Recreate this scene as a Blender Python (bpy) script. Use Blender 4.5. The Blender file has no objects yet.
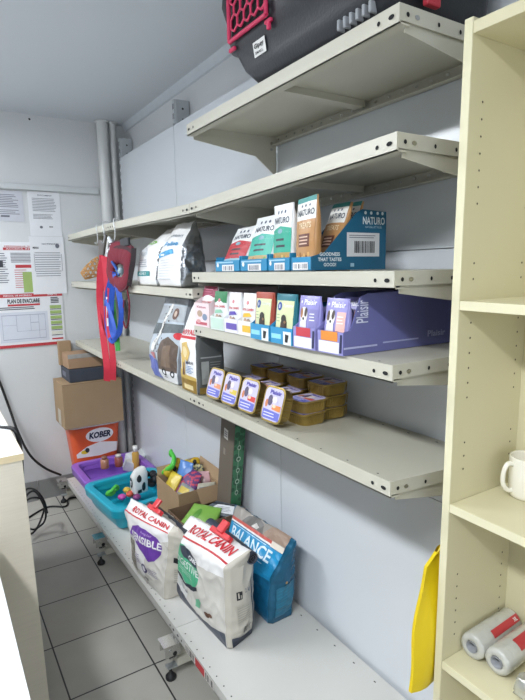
import bpy, bmesh, math, random
from mathutils import Vector, Matrix, noise
from math import sin, cos, pi, radians
random.seed(7)
C = bpy.context.scene
COL = C.collection
V = Vector

# ------------------------------------------------------------------ camera
CAM = V((-1.2104, -0.7893, 1.5882))
YAW, PITCH, ROLL, FPX = 0.5607, 0.1508, -0.0186, 527.04
def cam_axes():
    f = V((sin(YAW), cos(YAW), 0)); r = V((cos(YAW), -sin(YAW), 0)); u = V((0, 0, 1))
    F = f*cos(PITCH) - u*sin(PITCH); U = u*cos(PITCH) + f*sin(PITCH)
    R = r*cos(ROLL) + U*sin(ROLL); U2 = U*cos(ROLL) - r*sin(ROLL)
    return R, U2, F
CR, CU, CF = cam_axes()
def at(u, v, ax, val):
    """point of the real place seen at photo pixel (u, v) on the plane axis = val"""
    d = CF + CR*((u-262.5)/FPX) - CU*((v-350)/FPX)
    t = (val - CAM[ax])/d[ax]
    return CAM + d*t

# ------------------------------------------------------------------ materials
def lin(c):
    return tuple((x/12.92 if x <= .04045 else ((x+.055)/1.055)**2.4) for x in c)
def hexc(h):
    h = h.lstrip('#'); return lin([int(h[i:i+2], 16)/255 for i in (0, 2, 4)])
MATS = {}
def M(name, col, rough=.5, metal=0., var=.06, scale=14, bump=0., bscale=60, spec=.5, coat=0., trans=0., alpha=1., stretch=None):
    if name in MATS: return MATS[name]
    m = bpy.data.materials.new(name); m.use_nodes = True
    nt = m.node_tree; b = nt.nodes['Principled BSDF']
    c = hexc(col) if isinstance(col, str) else col
    tc = nt.nodes.new('ShaderNodeTexCoord')
    src = tc.outputs['Object']
    if stretch:
        mp = nt.nodes.new('ShaderNodeMapping'); mp.inputs['Scale'].default_value = stretch
        nt.links.new(src, mp.inputs['Vector']); src = mp.outputs['Vector']
    n = nt.nodes.new('ShaderNodeTexNoise'); n.inputs['Scale'].default_value = scale; n.inputs['Detail'].default_value = 4
    nt.links.new(src, n.inputs['Vector'])
    mx = nt.nodes.new('ShaderNodeMix'); mx.data_type = 'RGBA'
    mx.inputs[6].default_value = (*[x*(1-var) for x in c], 1)
    mx.inputs[7].default_value = (*[min(1, x*(1+var)) for x in c], 1)
    nt.links.new(n.outputs['Fac'], mx.inputs[0]); nt.links.new(mx.outputs[2], b.inputs['Base Color'])
    b.inputs['Roughness'].default_value = rough; b.inputs['Metallic'].default_value = metal
    b.inputs['Specular IOR Level'].default_value = spec
    b.inputs['Coat Weight'].default_value = coat
    b.inputs['Transmission Weight'].default_value = trans
    b.inputs['Alpha'].default_value = alpha
    if bump:
        n2 = nt.nodes.new('ShaderNodeTexNoise'); n2.inputs['Scale'].default_value = bscale; n2.inputs['Detail'].default_value = 5
        nt.links.new(src, n2.inputs['Vector'])
        bp = nt.nodes.new('ShaderNodeBump'); bp.inputs['Strength'].default_value = bump; bp.inputs['Distance'].default_value = .01
        nt.links.new(n2.outputs['Fac'], bp.inputs['Height']); nt.links.new(bp.outputs['Normal'], b.inputs['Normal'])
    MATS[name] = m
    return m

def P(hexcol, rough=.45, **k):                       # printed / plain colour
    return M('print_%s_%d' % (hexcol.strip('#'), int(rough*100)), hexcol, rough, **k)

def tile_material():
    m = bpy.data.materials.new('floor_tiles'); m.use_nodes = True
    nt = m.node_tree; b = nt.nodes['Principled BSDF']; L = nt.links
    tc = nt.nodes.new('ShaderNodeTexCoord'); mp = nt.nodes.new('ShaderNodeMapping')
    mp.inputs['Location'].default_value = (.572, -1.105, 0); L.new(tc.outputs['Object'], mp.inputs['Vector'])
    br = nt.nodes.new('ShaderNodeTexBrick'); br.offset = 0; br.squash = 1
    T = .3325
    br.inputs['Scale'].default_value = 1; br.inputs['Brick Width'].default_value = T; br.inputs['Row Height'].default_value = T
    br.inputs['Mortar Size'].default_value = .0036; br.inputs['Mortar Smooth'].default_value = .3; br.inputs['Bias'].default_value = 0
    br.inputs['Color1'].default_value = (*hexc('#b6b3ab'), 1); br.inputs['Color2'].default_value = (*hexc('#bfbcb4'), 1)
    br.inputs['Mortar'].default_value = (*hexc('#343334'), 1)
    L.new(mp.outputs['Vector'], br.inputs['Vector'])
    n = nt.nodes.new('ShaderNodeTexNoise'); n.inputs['Scale'].default_value = 2.5; n.inputs['Detail'].default_value = 8
    L.new(tc.outputs['Object'], n.inputs['Vector'])
    r = nt.nodes.new('ShaderNodeMapRange'); r.inputs['From Min'].default_value = .3; r.inputs['From Max'].default_value = .7
    r.inputs['To Min'].default_value = .86; r.inputs['To Max'].default_value = 1.08; L.new(n.outputs['Fac'], r.inputs['Value'])
    v = nt.nodes.new('ShaderNodeVectorMath'); v.operation = 'SCALE'
    L.new(br.outputs['Color'], v.inputs[0]); L.new(r.outputs['Result'], v.inputs['Scale']); L.new(v.outputs['Vector'], b.inputs['Base Color'])
    b.inputs['Roughness'].default_value = .42
    bp = nt.nodes.new('ShaderNodeBump'); bp.inputs['Strength'].default_value = .4; bp.inputs['Distance'].default_value = .003; bp.invert = True
    L.new(br.outputs['Fac'], bp.inputs['Height']); L.new(bp.outputs['Normal'], b.inputs['Normal'])
    return m

def net_material(name, a, bcol, scale):              # two-colour woven/voronoi pattern for busy printed packs
    m = bpy.data.materials.new(name); m.use_nodes = True
    nt = m.node_tree; b = nt.nodes['Principled BSDF']; L = nt.links
    tc = nt.nodes.new('ShaderNodeTexCoord'); vo = nt.nodes.new('ShaderNodeTexVoronoi'); vo.inputs['Scale'].default_value = scale
    L.new(tc.outputs['Object'], vo.inputs['Vector'])
    cr = nt.nodes.new('ShaderNodeValToRGB'); cr.color_ramp.interpolation = 'CONSTANT'
    cr.color_ramp.elements[0].color = (*hexc(a), 1); cr.color_ramp.elements[1].color = (*hexc(bcol), 1); cr.color_ramp.elements[1].position = .42
    L.new(vo.outputs['Distance'], cr.inputs['Fac']); L.new(cr.outputs['Color'], b.inputs['Base Color'])
    b.inputs['Roughness'].default_value = .4
    return m

wall_m = M('wall_paint', '#d2d4d6', .7, var=.05, scale=3, bump=.12, bscale=30)
wall_g = M('wall_paint_low_bounce', '#85888b', .7, var=.05, scale=3)  # unseen walls darkened to cut bounce light and raise contrast
ceil_m = M('ceiling_paint', '#cfd4da', .85, var=.02, scale=2, bump=.05)
panel_m = M('panel_enamel', '#d4d8de', .22, var=.015, scale=2)
metal_m = M('shelf_enamel', '#c0bdaf', .38, var=.04, scale=5)
deck_m = M('deck_enamel', '#cdccc8', .36, var=.03, scale=4)
steel_m = M('galvanised_steel', '#b4b9bb', .35, .75, var=.12, scale=30)
chrome_m = M('chrome', '#d0d0ce', .2, .95)
dark_m = M('dark_hole', '#17181a', .8)
black_m = M('black_rubber', '#1b1c1e', .55)
cream_m = M('cream_laminate', '#d2cbaa', .42, var=.03, scale=4)
cream_edge = M('cream_edge', '#dcd6b6', .45, var=.03)
card_m = M('cardboard', '#a08668', .8, var=.08, scale=10, bump=.08, bscale=90)
card_d = M('cardboard_inside', '#8a6f54', .85, var=.08, scale=10)
gold_m = M('gold_foil_tray', '#b39a56', .33, .65, var=.12, scale=40)
white_p = P('#e9e9ea'); black_p = P('#1c1d22')

# ------------------------------------------------------------------ mesh builder
class MB:
    def __init__(s): s.v = []; s.f = []; s.m = []; s.sm = []; s.mats = []
    def mi(s, m):
        if m not in s.mats: s.mats.append(m)
        return s.mats.index(m)
    def add(s, vs, fs, m, smooth=False):
        o = len(s.v); s.v += [V(x) for x in vs]; k = s.mi(m)
        for f in fs: s.f.append([i+o for i in f]); s.m.append(k); s.sm.append(smooth)
    def from_bm(s, bm, m, smooth=False, T=None):
        bm.verts.index_update()
        s.add([(T @ v.co if T else v.co.copy()) for v in bm.verts], [[v.index for v in f.verts] for f in bm.faces], m, smooth)
        bm.free()
    def box(s, a, b, m, bev=0., T=None, seg=2):
        bm = bmesh.new(); bmesh.ops.create_cube(bm, size=1)
        for v in bm.verts:
            v.co = V([(a[i]+b[i])/2 + v.co[i]*(b[i]-a[i]) for i in range(3)])
        if bev: bmesh.ops.bevel(bm, geom=list(bm.edges), offset=bev, segments=seg, affect='EDGES', profile=.5)
        s.from_bm(bm, m, False, T); return s
    def prism(s, pts, d, m, T=None, bev=0):
        """closed polygon pts (3D, planar) extruded by vector d"""
        d = V(d); n = len(pts); vs = [V(p) for p in pts] + [V(p)+d for p in pts]
        bm = bmesh.new(); bv = [bm.verts.new(x) for x in vs]
        bm.faces.new(bv[:n]); bm.faces.new(bv[n:][::-1])
        for i in range(n): bm.faces.new([bv[i], bv[n+i], bv[n+(i+1) % n], bv[(i+1) % n]])
        bmesh.ops.recalc_face_normals(bm, faces=list(bm.faces))
        if bev: bmesh.ops.bevel(bm, geom=list(bm.edges), offset=bev, segments=2, affect='EDGES')
        s.from_bm(bm, m, False, T); return s
    def cyl(s, a, b, r, m, n=16, r2=None, smooth=True):
        a, b = V(a), V(b); r2 = r if r2 is None else r2
        z = (b-a).normalized(); x = z.orthogonal().normalized(); y = z.cross(x)
        vs = [];
        for c, rr in ((a, r), (b, r2)):
            for i in range(n):
                t = 2*pi*i/n; vs.append(c + x*cos(t)*rr + y*sin(t)*rr)
        s.add(vs, [[i, (i+1) % n, n+(i+1) % n, n+i] for i in range(n)], m, smooth)
        o = vs[:n]; s.add(o, [list(range(n))[::-1]], m); s.add(vs[n:], [list(range(n))], m); return s
    def tube(s, pts, r, m, n=8, sub=6, closed=False, flat=None):
        """smooth tube through pts; flat=(w,h,up) makes a strap"""
        pts = [V(p) for p in pts]
        P2 = []
        k = len(pts)
        rng = range(k) if closed else range(k-1)
        for i in rng:
            p0 = pts[(i-1) % k] if closed or i > 0 else pts[i]; p1 = pts[i]; p2 = pts[(i+1) % k]
            p3 = pts[(i+2) % k] if closed or i+2 < k else p2
            for j in range(sub):
                t = j/sub
                P2.append(.5*((2*p1)+(p2-p0)*t+(2*p0-5*p1+4*p2-p3)*t*t+(3*p1-p0-3*p2+p3)*t**3))
        if not closed: P2.append(pts[-1])
        N = len(P2); rings = []
        up = None
        for i, p in enumerate(P2):
            if closed: tdir = P2[(i+1) % N]-P2[i-1]
            else: tdir = P2[min(i+1, N-1)]-P2[max(i-1, 0)]
            tdir.normalize()
            if flat:
                x = V(flat[2]); x = (x - tdir*x.dot(tdir)).normalized(); y = tdir.cross(x); w, h = flat[0]/2, flat[1]/2
                ring = [p+x*h+y*w, p+x*h-y*w, p-x*h-y*w, p-x*h+y*w]
            else:
                if up is None: up = tdir.orthogonal().normalized()
                up = (up - tdir*up.dot(tdir)).normalized(); y = tdir.cross(up)
                rr = r(i/(N-1)) if callable(r) else r
                ring = [p+up*cos(2*pi*j/n)*rr + y*sin(2*pi*j/n)*rr for j in range(n)]
            rings.append(ring)
        q = len(rings[0]); vs = [x for ring in rings for x in ring]; fs = []
        for i in range(N if closed else N-1):
            a = i*q; b = ((i+1) % N)*q
            for j in range(q): fs.append([a+j, a+(j+1) % q, b+(j+1) % q, b+j])
        if not closed: fs.append(list(range(q))[::-1]); fs.append([(N-1)*q+j for j in range(q)])
        s.add(vs, fs, m, not flat); return s
    def lathe(s, prof, m, c=(0, 0, 0), n=28, axis=None, smooth=True):
        """prof = [(r,z)...]; axis = Matrix to orient"""
        vs = []; fs = []; k = len(prof)
        for (r, z) in prof:
            for i in range(n):
                t = 2*pi*i/n; p = V((r*cos(t), r*sin(t), z)); vs.append((axis @ p if axis else p) + V(c))
        for a in range(k-1):
            for i in range(n): fs.append([a*n+i, a*n+(i+1) % n, (a+1)*n+(i+1) % n, (a+1)*n+i])
        s.add(vs, fs, m, smooth)
        return s
    def blob(s, c, rad, m, amp=.15, fr=2., seed=0, sub=3, T=None, smooth=True):
        bm = bmesh.new(); bmesh.ops.create_icosphere(bm, subdivisions=sub, radius=1)
        for v in bm.verts:
            d = v.co.copy(); k = 1+amp*noise.noise(d*fr + V((seed*3.1, seed*1.7, seed)))
            v.co = V((d.x*rad[0]*k, d.y*rad[1]*k, d.z*rad[2]*k))
            if T: v.co = T @ v.co
            v.co += V(c)
        s.from_bm(bm, m, smooth); return s
    def build(s, name, parent=None, org=None, **props):
        me = bpy.data.meshes.new(name)
        base = worldloc(parent) if parent else V(org if org else (0, 0, 0))
        me.from_pydata([tuple(v-base) for v in s.v], [], s.f)
        for m in s.mats: me.materials.append(m)
        me.polygons.foreach_set('material_index', s.m); me.polygons.foreach_set('use_smooth', s.sm)
        me.update()
        o = bpy.data.objects.new(name, me); COL.objects.link(o)
        if parent: o.parent = parent
        else: o.location = base
        for k, v in props.items(): o[k] = v
        return o
def worldloc(o):
    p = V((0, 0, 0))
    while o: p += o.location; o = o.parent
    return p
def thing(name, label, cat, loc=(0, 0, 0), group=None):
    o = bpy.data.objects.new(name, None); COL.objects.link(o); o.location = loc; o.empty_display_size = .05
    o['label'] = label; o['category'] = cat
    if group: o['group'] = group
    return o
def tag(o, label, cat, group=None):
    o['label'] = label; o['category'] = cat
    if group: o['group'] = group
    return o
def struct(mb, name):
    return mb.build(name, kind='structure')
def rotz(deg, c=(0, 0, 0)):
    return Matrix.Translation(V(c)) @ Matrix.Rotation(radians(deg), 4, 'Z') @ Matrix.Translation(-V(c))

# ------------------------------------------------------------------ lettering and printed shapes on surfaces
TXT = {}
def text2d(t, bold=.02):
    key = (t, bold)
    if key in TXT: return TXT[key]
    cu = bpy.data.curves.new('lettering', 'FONT'); cu.body = t; cu.offset = bold; cu.resolution_u = 2
    ob = bpy.data.objects.new('lettering', cu); COL.objects.link(ob)
    me = ob.to_mesh()
    vs = [v.co.copy() for v in me.vertices]; fs = [list(p.vertices) for p in me.polygons]
    ob.to_mesh_clear(); bpy.data.objects.remove(ob); bpy.data.curves.remove(cu)
    x0 = min(v.x for v in vs); x1 = max(v.x for v in vs); y0 = min(v.y for v in vs); y1 = max(v.y for v in vs)
    vs = [((v.x-x0)/(x1-x0), (v.y-y0)/(y1-y0)) for v in vs]
    TXT[key] = (vs, fs); return TXT[key]
class Art:
    """prints flat shapes given in (s,t) on a surface S(s,t,offset)"""
    def __init__(self, mb, S, ns=0, nt=0): self.mb = mb; self.S = S; self.ns = ns; self.nt = nt
    def _put(self, vs, fs, m, lv):
        bm = bmesh.new(); bv = [bm.verts.new((x, y, 0)) for x, y in vs]
        for f in fs:
            try: bm.faces.new([bv[i] for i in f])
            except ValueError: pass
        if self.ns or self.nt:
            x0 = min(v[0] for v in vs); x1 = max(v[0] for v in vs); y0 = min(v[1] for v in vs); y1 = max(v[1] for v in vs)
            for i in range(1, self.ns):
                c = i/self.ns
                if x0 < c < x1: bmesh.ops.bisect_plane(bm, geom=list(bm.verts)+list(bm.edges)+list(bm.faces), plane_co=(c, 0, 0), plane_no=(1, 0, 0))
            for i in range(1, self.nt):
                c = i/self.nt
                if y0 < c < y1: bmesh.ops.bisect_plane(bm, geom=list(bm.verts)+list(bm.edges)+list(bm.faces), plane_co=(0, c, 0), plane_no=(0, 1, 0))
            bmesh.ops.triangulate(bm, faces=list(bm.faces))
        bm.verts.index_update()
        self.mb.add([self.S(v.co.x, v.co.y, .0006+.0005*lv) for v in bm.verts], [[v.index for v in f.verts] for f in bm.faces], m)
        bm.free()
    def poly(self, pts, m, lv=1): self._put(pts, [list(range(len(pts)))], m, lv); return self
    def rect(self, a, b, c, d, m, lv=1): return self.poly([(a, b), (c, b), (c, d), (a, d)], m, lv)
    def ell(self, x, y, rx, ry, m, lv=1, n=20, a0=0, a1=2*pi):
        return self.poly([(x+rx*cos(a0+(a1-a0)*i/n), y+ry*sin(a0+(a1-a0)*i/n)) for i in range(n + (0 if a1-a0 > 6.2 else 1))], m, lv)
    def text(self, t, a, b, c, d, m, lv=2, bold=.02, shear=0, rot=0):
        vs, fs = text2d(t, bold)
        if rot == 90: vs = [(1-y, x) for x, y in vs]
        self._put([(a+(c-a)*(x+shear*y), b+(d-b)*y) for x, y in vs], fs, m, lv); return self
    def lines(self, a, b, c, d, n, m, lv=2, th=.4, rag=.3):
        for i in range(n):
            y = d-(d-b)*(i+.5)/n; h = (d-b)/n*th/2
            self.rect(a, y-h, c-(c-a)*rag*random.random(), y+h, m, lv)
        return self
    def bars(self, a, b, c, d, n, m, lv=2):
        x = a
        while x < c:
            w = (c-a)/n*random.choice((.3, .5, .9)); self.rect(x, b, min(x+w, c), d, m, lv); x += w + (c-a)/n*random.choice((.4, .6, .8))
        return self
def flatS(O, X, Y):
    O, X, Y = V(O), V(X), V(Y); n = X.cross(Y).normalized()
    return lambda s, t, o=0: O+X*s+Y*t+n*o

class Bag:
    """soft upright sack: rings of four corners FL, FR, BR, BL at levels t"""
    def __init__(self, lev, bulge=(.02, .01, .02, .01), wr=.004, fr=9., seed=0, NS=14, NT=28, e=(.04, .12)):
        self.lev = [(l[0], [V(p) for p in l[1:]]) for l in lev]; self.bu = bulge; self.wr = wr; self.fr = fr; self.sd = seed
        self.NS, self.NT, self.e = NS, NT, e
    def ring(self, t):
        L = self.lev
        for a, b in zip(L, L[1:]):
            if t <= b[0]+1e-9:
                k = (t-a[0])/(b[0]-a[0]); return [p.lerp(q, k) for p, q in zip(a[1], b[1])]
        return L[-1][1]
    def base(self, side, s, t):
        r = self.ring(t); e = self.e[side % 2]; s2 = e+(1-2*e)*s
        return r[side].lerp(r[(side+1) % 4], s2)
    def S(self, side, s, t, off=0):
        t = min(max(t, 0), 1); s = min(max(s, 0), 1)
        p = self.base(side, s, t); h = .01
        ds = self.base(side, min(s+h, 1), t)-self.base(side, max(s-h, 0), t)
        dt = self.base(side, s, min(t+h, 1))-self.base(side, s, max(t-h, 0))
        n = ds.cross(dt)
        if n.length < 1e-9: n = V((-1, 0, 0))
        n.normalize()
        b = self.bu[side]*sin(pi*s)*sin(pi*min(1, max(0, t)))**.7
        q = p*self.fr + V((self.sd*5.3, self.sd*2.1, 0))
        w = self.wr*(noise.noise(q)+.6*(1-2*abs(noise.noise(q*2.1+V((3, 1, 2))))))*min(1, 6*t+.1)
        return p+n*(b+w+off)
    def mesh(self, mb, mats, cap=None):
        NS, NT = self.NS, self.NT
        rows = []
        for j in range(NT+1):
            row = []
            for side in range(4):
                for i in range(NS+1): row.append(self.S(side, i/NS, j/NT))
            rows.append(row)
        n = len(rows[0]); vs = [p for r in rows for p in r]
        bym = {}
        for j in range(NT):
            for i in range(n):
                side = i//(NS+1); side = (side+1) % 4 if i % (NS+1) == NS else side; bym.setdefault(side, []).append([j*n+i, j*n+(i+1) % n, (j+1)*n+(i+1) % n, (j+1)*n+i])
        o = len(mb.v); mb.v += vs
        for side, fs in bym.items():
            k = mb.mi(mats[side])
            for f in fs: mb.f.append([x+o for x in f]); mb.m.append(k); mb.sm.append(True)
        k = mb.mi(mats[0]); mb.f.append([o+i for i in range(n)][::-1]); mb.m.append(k); mb.sm.append(False)
        mb.f.append([o+NT*n+i for i in range(n)]); mb.m.append(mb.mi(cap or mats[0])); mb.sm.append(False)
        return self
    def art(self, mb, side=0): return Art(mb, lambda s, t, o=0: self.S(side, s, t, o+.0007), self.NS, self.NT)

# ================================================================== ROOM
WX, BY, CZ = .088, 3.08, 2.62
LX, RY = -3.7, -3.2
struct(MB().box((LX-.1, RY-.1, -.1), (WX+.1, BY+.1, 0), tile_material()), 'floor')
struct(MB().box((LX-.1, RY-.1, CZ), (WX+.1, BY+.1, CZ+.1), ceil_m), 'ceiling')
struct(MB().box((WX, RY-.1, 0), (WX+.1, BY+.1, CZ), wall_m), 'wall_right')
struct(MB().box((LX-.1, BY, 0), (WX, BY+.1, CZ), wall_m), 'wall_back')
struct(MB().box((LX-.1, RY, 0), (LX, BY, CZ), wall_g), 'wall_left')
# rear wall (behind the camera) with an opening invented to let fill light in
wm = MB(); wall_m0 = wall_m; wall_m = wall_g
wm.box((LX, RY-.1, 0), (WX, RY, .75), wall_m); wm.box((LX, RY-.1, 2.3), (WX, RY, CZ), wall_m)
wm.box((LX, RY-.1, .75), (-3.1, RY, 2.3), wall_m); wm.box((-.6, RY-.1, .75), (WX, RY, 2.3), wall_m)
struct(wm, 'wall_front'); wall_m = wall_m0
wf = MB(); fm = M('added_window_frame', '#e4e5e6', .4)
for x in (-3.1, -1.88, -.65): wf.box((x, RY-.08, .75), (x+.05, RY-.02, 2.3), fm)
for z in (.75, 2.25): wf.box((-3.05, RY-.08, z), (-.65, RY-.02, z+.05), fm)
struct(wf, 'added_window_1')  # unseen window frame, added to go with the rear fill light
# bare concrete-coloured skirting of dark tile along the back wall
sk = MB(); skm = M('skirting_tile', '#8f9090', .35, var=.08, scale=6)
for i in range(9): sk.box((-.01-.335*(i+1), BY-.012, 0), (-.014-.335*i, BY, .145), skm, .001)
struct(sk, 'baseboard_back')
struct(MB().box((LX, BY-.03, 2.135), (-.13, BY, 2.175), M('trunking', '#c9cdcf', .5), .006), 'trim_1')
# coving strip where right wall meets the ceiling
struct(MB().prism([(WX, 3.05, CZ), (WX-.03, 3.05, CZ), (WX-.022, 3.05, CZ-.022), (WX-.012, 3.05, CZ-.042), (WX, 3.05, CZ-.045)], (0, -6.2, 0), M('coving', '#c7ccd2', .6)), 'trim_2')

# heating pipes in the corner
pm = M('pipe_paint', '#d4d5d5', .35, var=.03)
for (x, r, lab) in ((-.09, .037, 'thick white painted vertical pipe in the back corner'), (-.018, .021, 'thin white painted vertical pipe right of the thick corner pipe')):
    t = thing('pipe', lab, 'pipe', (x, 3.02, 0))
    MB().cyl((x, 3.02, 0.001), (x, 3.02, CZ-.012), r, pm, 24).build('pipe_body', t)
    MB().lathe([(r, CZ-.012), (r+.012, CZ-.011), (r+.014, CZ-.001), (r, CZ-.001)], pm, (x, 3.02, 0)).build('collar', t)
# nail high on the back wall
tag(MB().cyl((-.545, BY-.012, 2.585), (-.545, BY, 2.59), .006, black_m, 10).build('nail', org=(-.545, BY, 2.585)), 'dark nail stuck high in the back wall just under the ceiling', 'nail')

# ceiling lamps (out of the frame): two fluorescent battens
def lamp(x, y, L, lab, power):
    t = thing('ceiling_lamp', lab, 'lamp', (x, y, CZ), 'ceiling battens')
    MB().box((x-.09, y-L/2, CZ-.05), (x+.09, y+L/2, CZ), M('lamp_body', '#e8e8e8', .5), .01).build('housing', t)
    em = bpy.data.materials.get('lamp_tube') or bpy.data.materials.new('lamp_tube'); em.use_nodes = True
    b = em.node_tree.nodes['Principled BSDF']; b.inputs['Emission Color'].default_value = (.9, .96, 1, 1); b.inputs['Emission Strength'].default_value = 14
    MB().cyl((x-.03, y-L/2+.03, CZ-.065), (x-.03, y+L/2-.03, CZ-.065), .013, em).cyl((x+.03, y-L/2+.03, CZ-.065), (x+.03, y+L/2-.03, CZ-.065), .013, em).build('tube', t)
    ld = bpy.data.lights.new('lamp_glow', 'AREA'); ld.shape = 'RECTANGLE'; ld.size = .22; ld.size_y = L; ld.energy = power; ld.color = (.93, .97, 1.0)
    lo = bpy.data.objects.new('lamp_glow', ld); COL.objects.link(lo); lo.location = (x, y, CZ-.09)
lamp(-1.95, 2.0, 1.3, 'white twin tube batten on the ceiling near the back wall', 44)
lamp(-1.95, -.6, 1.3, 'white twin tube batten on the ceiling above the counters', 52)
# soft area fill added at the invented rear opening
ld = bpy.data.lights.new('added_fill', 'AREA'); ld.shape = 'RECTANGLE'; ld.size = 2.4; ld.size_y = 1.5; ld.energy = 26; ld.color = (.86, .93, 1)
lo = bpy.data.objects.new('added_fill', ld); COL.objects.link(lo); lo.location = (-1.85, RY-.01, 1.52); lo.rotation_euler = (radians(90), 0, 0)
lo.rotation_euler = (radians(-90), 0, pi)
w = bpy.data.worlds.new('World'); C.world = w; w.use_nodes = True
sky = w.node_tree.nodes.new('ShaderNodeTexSky'); sky.sky_type = 'HOSEK_WILKIE'
w.node_tree.links.new(sky.outputs[0], w.node_tree.nodes['Background'].inputs[0]); w.node_tree.nodes['Background'].inputs[1].default_value = .6

# ================================================================== SHELVING FRAME
YU = [0, 1.0, 1.99, 2.937]
fr = thing('shelving_frame', 'grey metal wall shelving frame with white back panels and slotted uprights', 'shelving frame', (0, 1.4, 0))
upm = M('upright_enamel', '#bcc1c4', .4, .2, var=.05)
for i, y in enumerate(YU):
    m = MB()
    m.box((.004, y-.016, .04), (.084, y+.016, 2.50), upm, .002)
    m.box((-.004, y-.011, .2), (.004, y+.011, 2.50), upm)
    zz = .25
    while zz < 2.48:
        for dy in (-.006, .006): m.box((-.0047, y+dy-.0022, zz), (-.0035, y+dy+.0022, zz+.028), dark_m)
        zz += .05
    for z in (2.40, 2.455): m.cyl((.045, y-.0165, z), (.045, y-.014, z), .006, dark_m, 10)
    m.build('upright', fr)
for i in range(3):
    y0, y1 = YU[i]+.0035, YU[i+1]-(.0035 if i < 2 else .012)
    for (z0, z1) in ((.14, .909), (.911, 1.636), (1.638, 2.367)):
        MB().box((-.0065, y0, z0), (.0035, y1, z1), panel_m, .0015).build('back_panel', fr)
for i, y in enumerate(YU[1:]):
    leg = MB().box((-.52, y-.02, .05), (0, y+.02, .085), metal_m, .003)
    leg.prism([(-.51, y-.004, .085), (-.51, y-.004, .12), (-.02, y-.004, .15), (-.02, y-.004, .085)], (0, .008, 0), metal_m)
    lo_ = leg.build('base_leg', fr)
    MB().lathe([(.0, 0.001), (.021, .001), (.021, .012), (.012, .022), (.006, .03), (.006, .055), (0, .055)], black_m, (-.545, y-.004, 0), 20).box((-.56, y-.018, .05), (-.515, y+.012, .056), steel_m).build('levelling_foot', lo_)
    b = MB().box((-.575, y-.035, .115), (-.51, y-.031, .165), chrome_m, .002).box((-.575, y+.02, .115), (-.51, y+.024, .165), chrome_m, .002)
    b.box((-.556, y-.03, .1), (-.52, y+.03, .106), chrome_m, .001).box((-.58, y-.04, .16), (-.515, y+.03, .166), chrome_m, .001)
    b.cyl((-.552, y-.04, .14), (-.552, y+.03, .14), .006, chrome_m, 10).cyl((-.535, y-.036, .125), (-.535, y+.0, .125), .009, black_m, 10)
    b.build('front_clip', lo_)

# ================================================================== SHELVES
def shelf(y0, y1, z0, z1, label, group, D=.386, zr=None, bracket=(1, 1), price=None, deck=False):
    """near end y0 (front height z0), far end y1 (front height z1)"""
    y0 += .0015; y1 -= .0015
    xr = -.019 if deck else -.008
    zr0, zr1 = (z0, z1) if zr is None else zr
    def Pt(s, t, d):        # s: 0 near..1 far; t: 0 front..1 rear ; d below top
        return V((-D+(xr+D)*t, y0+(y1-y0)*s, (z0+(z1-z0)*s)*(1-t)+(zr0+(zr1-zr0)*s)*t - d))
    th = thing('shelf', label, 'shelf', (-D/2, (y0+y1)/2, (z0+z1)/2-.04), group)
    m = MB(); mm = deck_m if deck else metal_m
    H = .038 if not deck else .04
    def slab(s0, s1, t0, t1, d0, d1):
        c = [Pt(s, t, d) for s in (s0, s1) for t in (t0, t1) for d in (d0, d1)]
        m.add(c, [[0, 1, 3, 2], [4, 6, 7, 5], [0, 4, 5, 1], [2, 3, 7, 6], [0, 2, 6, 4], [1, 5, 7, 3]], mm)
    L = y1-y0; W = D
    slab(0, 1, 0, 1, 0, .003)
    slab(0, 1, 0, .004/W, .003, H); slab(0, 1, 0, .03/W, H-.003, H)
    slab(0, 1, 1-.004/W, 1, .003, H*.9); slab(0, 1, 1-.025/W, 1, H*.9-.003, H*.9)
    for s in (0, 1-.004/L): slab(s, s+.004/L, .0042/W, 1-.0042/W, .003, H*.82)
    slab(.5-.02/L, .5+.02/L, .03, .95, .003, .022)
    bd = m
    # punched holes: front lip ends, end flange, rows on the top surface
    A = Art(bd, lambda s, t, o=0: Pt(s, 0, 0)+V((-o-.0003, 0, -t)))
    for s in (.02, .055, 1-.055, 1-.02): A.ell(s, .02, .0058/L*(1.4 if s in (.02, .98) else .8), .0046, dark_m, n=12)
    B = Art(bd, lambda s, t, o=0: Pt(0, s, t)+V((0, -o-.0003, 0)))
    for s, big in ((.06, 1), (.13, 1.5), (.3, .8), (.48, .8), (.7, .8), (.9, .8)): B.ell(s, .018, .0048*big/W, .0048, dark_m if s < .1 or s > .2 else chrome_m, n=10)
    T = Art(bd, lambda s, t, o=0: Pt(s, t, 0)+V((0, 0, o)))
    k = int(L/.05)
    for i in range(1, k):
        if i % 2 or deck:
            T.ell(i/k, .035, .003/L, .003/W, dark_m, n=8)
        if i % 2: T.ell(i/k+.006, .93, .005/L, .003/W, dark_m, n=8)
    R = Art(bd, lambda s, t, o=0: Pt(s, 1-.004/W, t)+V((-o-.0006, 0, 0)))
    for i in range(1, 2*k, 2):
        R.ell(i/(2*k), .014, .006/L, .004, chrome_m, n=8)
    if price:
        (a, b_, c1, c2) = price
        A.rect(a, .004, b_, .038, P('#e8e4e0'), 2); A.rect(a+(b_-a)*.3, .005, a+(b_-a)*.62, .037, P('#c4313a'), 3)
        A.bars(a+(b_-a)*.66, .008, b_-.005, .034, 9, black_p, 3); A.bars(a+.005, .008, a+(b_-a)*.28, .034, 7, black_p, 3)
    bd.build('shelf_board', th)
    if not deck:
        for s, on in zip((.006, 1-.006), bracket):
            if not on: continue
            q = MB()
            dz = .036
            a = Pt(s, .06, dz*.9); b = Pt(s, .06, dz+.012); c = Pt(s, .74, dz+.045); d = Pt(s, .99, dz+.115); e = Pt(s, .99, .02)
            q.prism([a, b, c, d, e], (0, .003, 0), metal_m)
            for (tx, dd) in ((.93, .028), (.93, .05)): 
                p = Pt(s, tx, dd); q.cyl(p+V((0, -.003, 0)), p+V((0, .006, 0)), .0055, chrome_m, 12)
            q.build('bracket', th)
    return th
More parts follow.
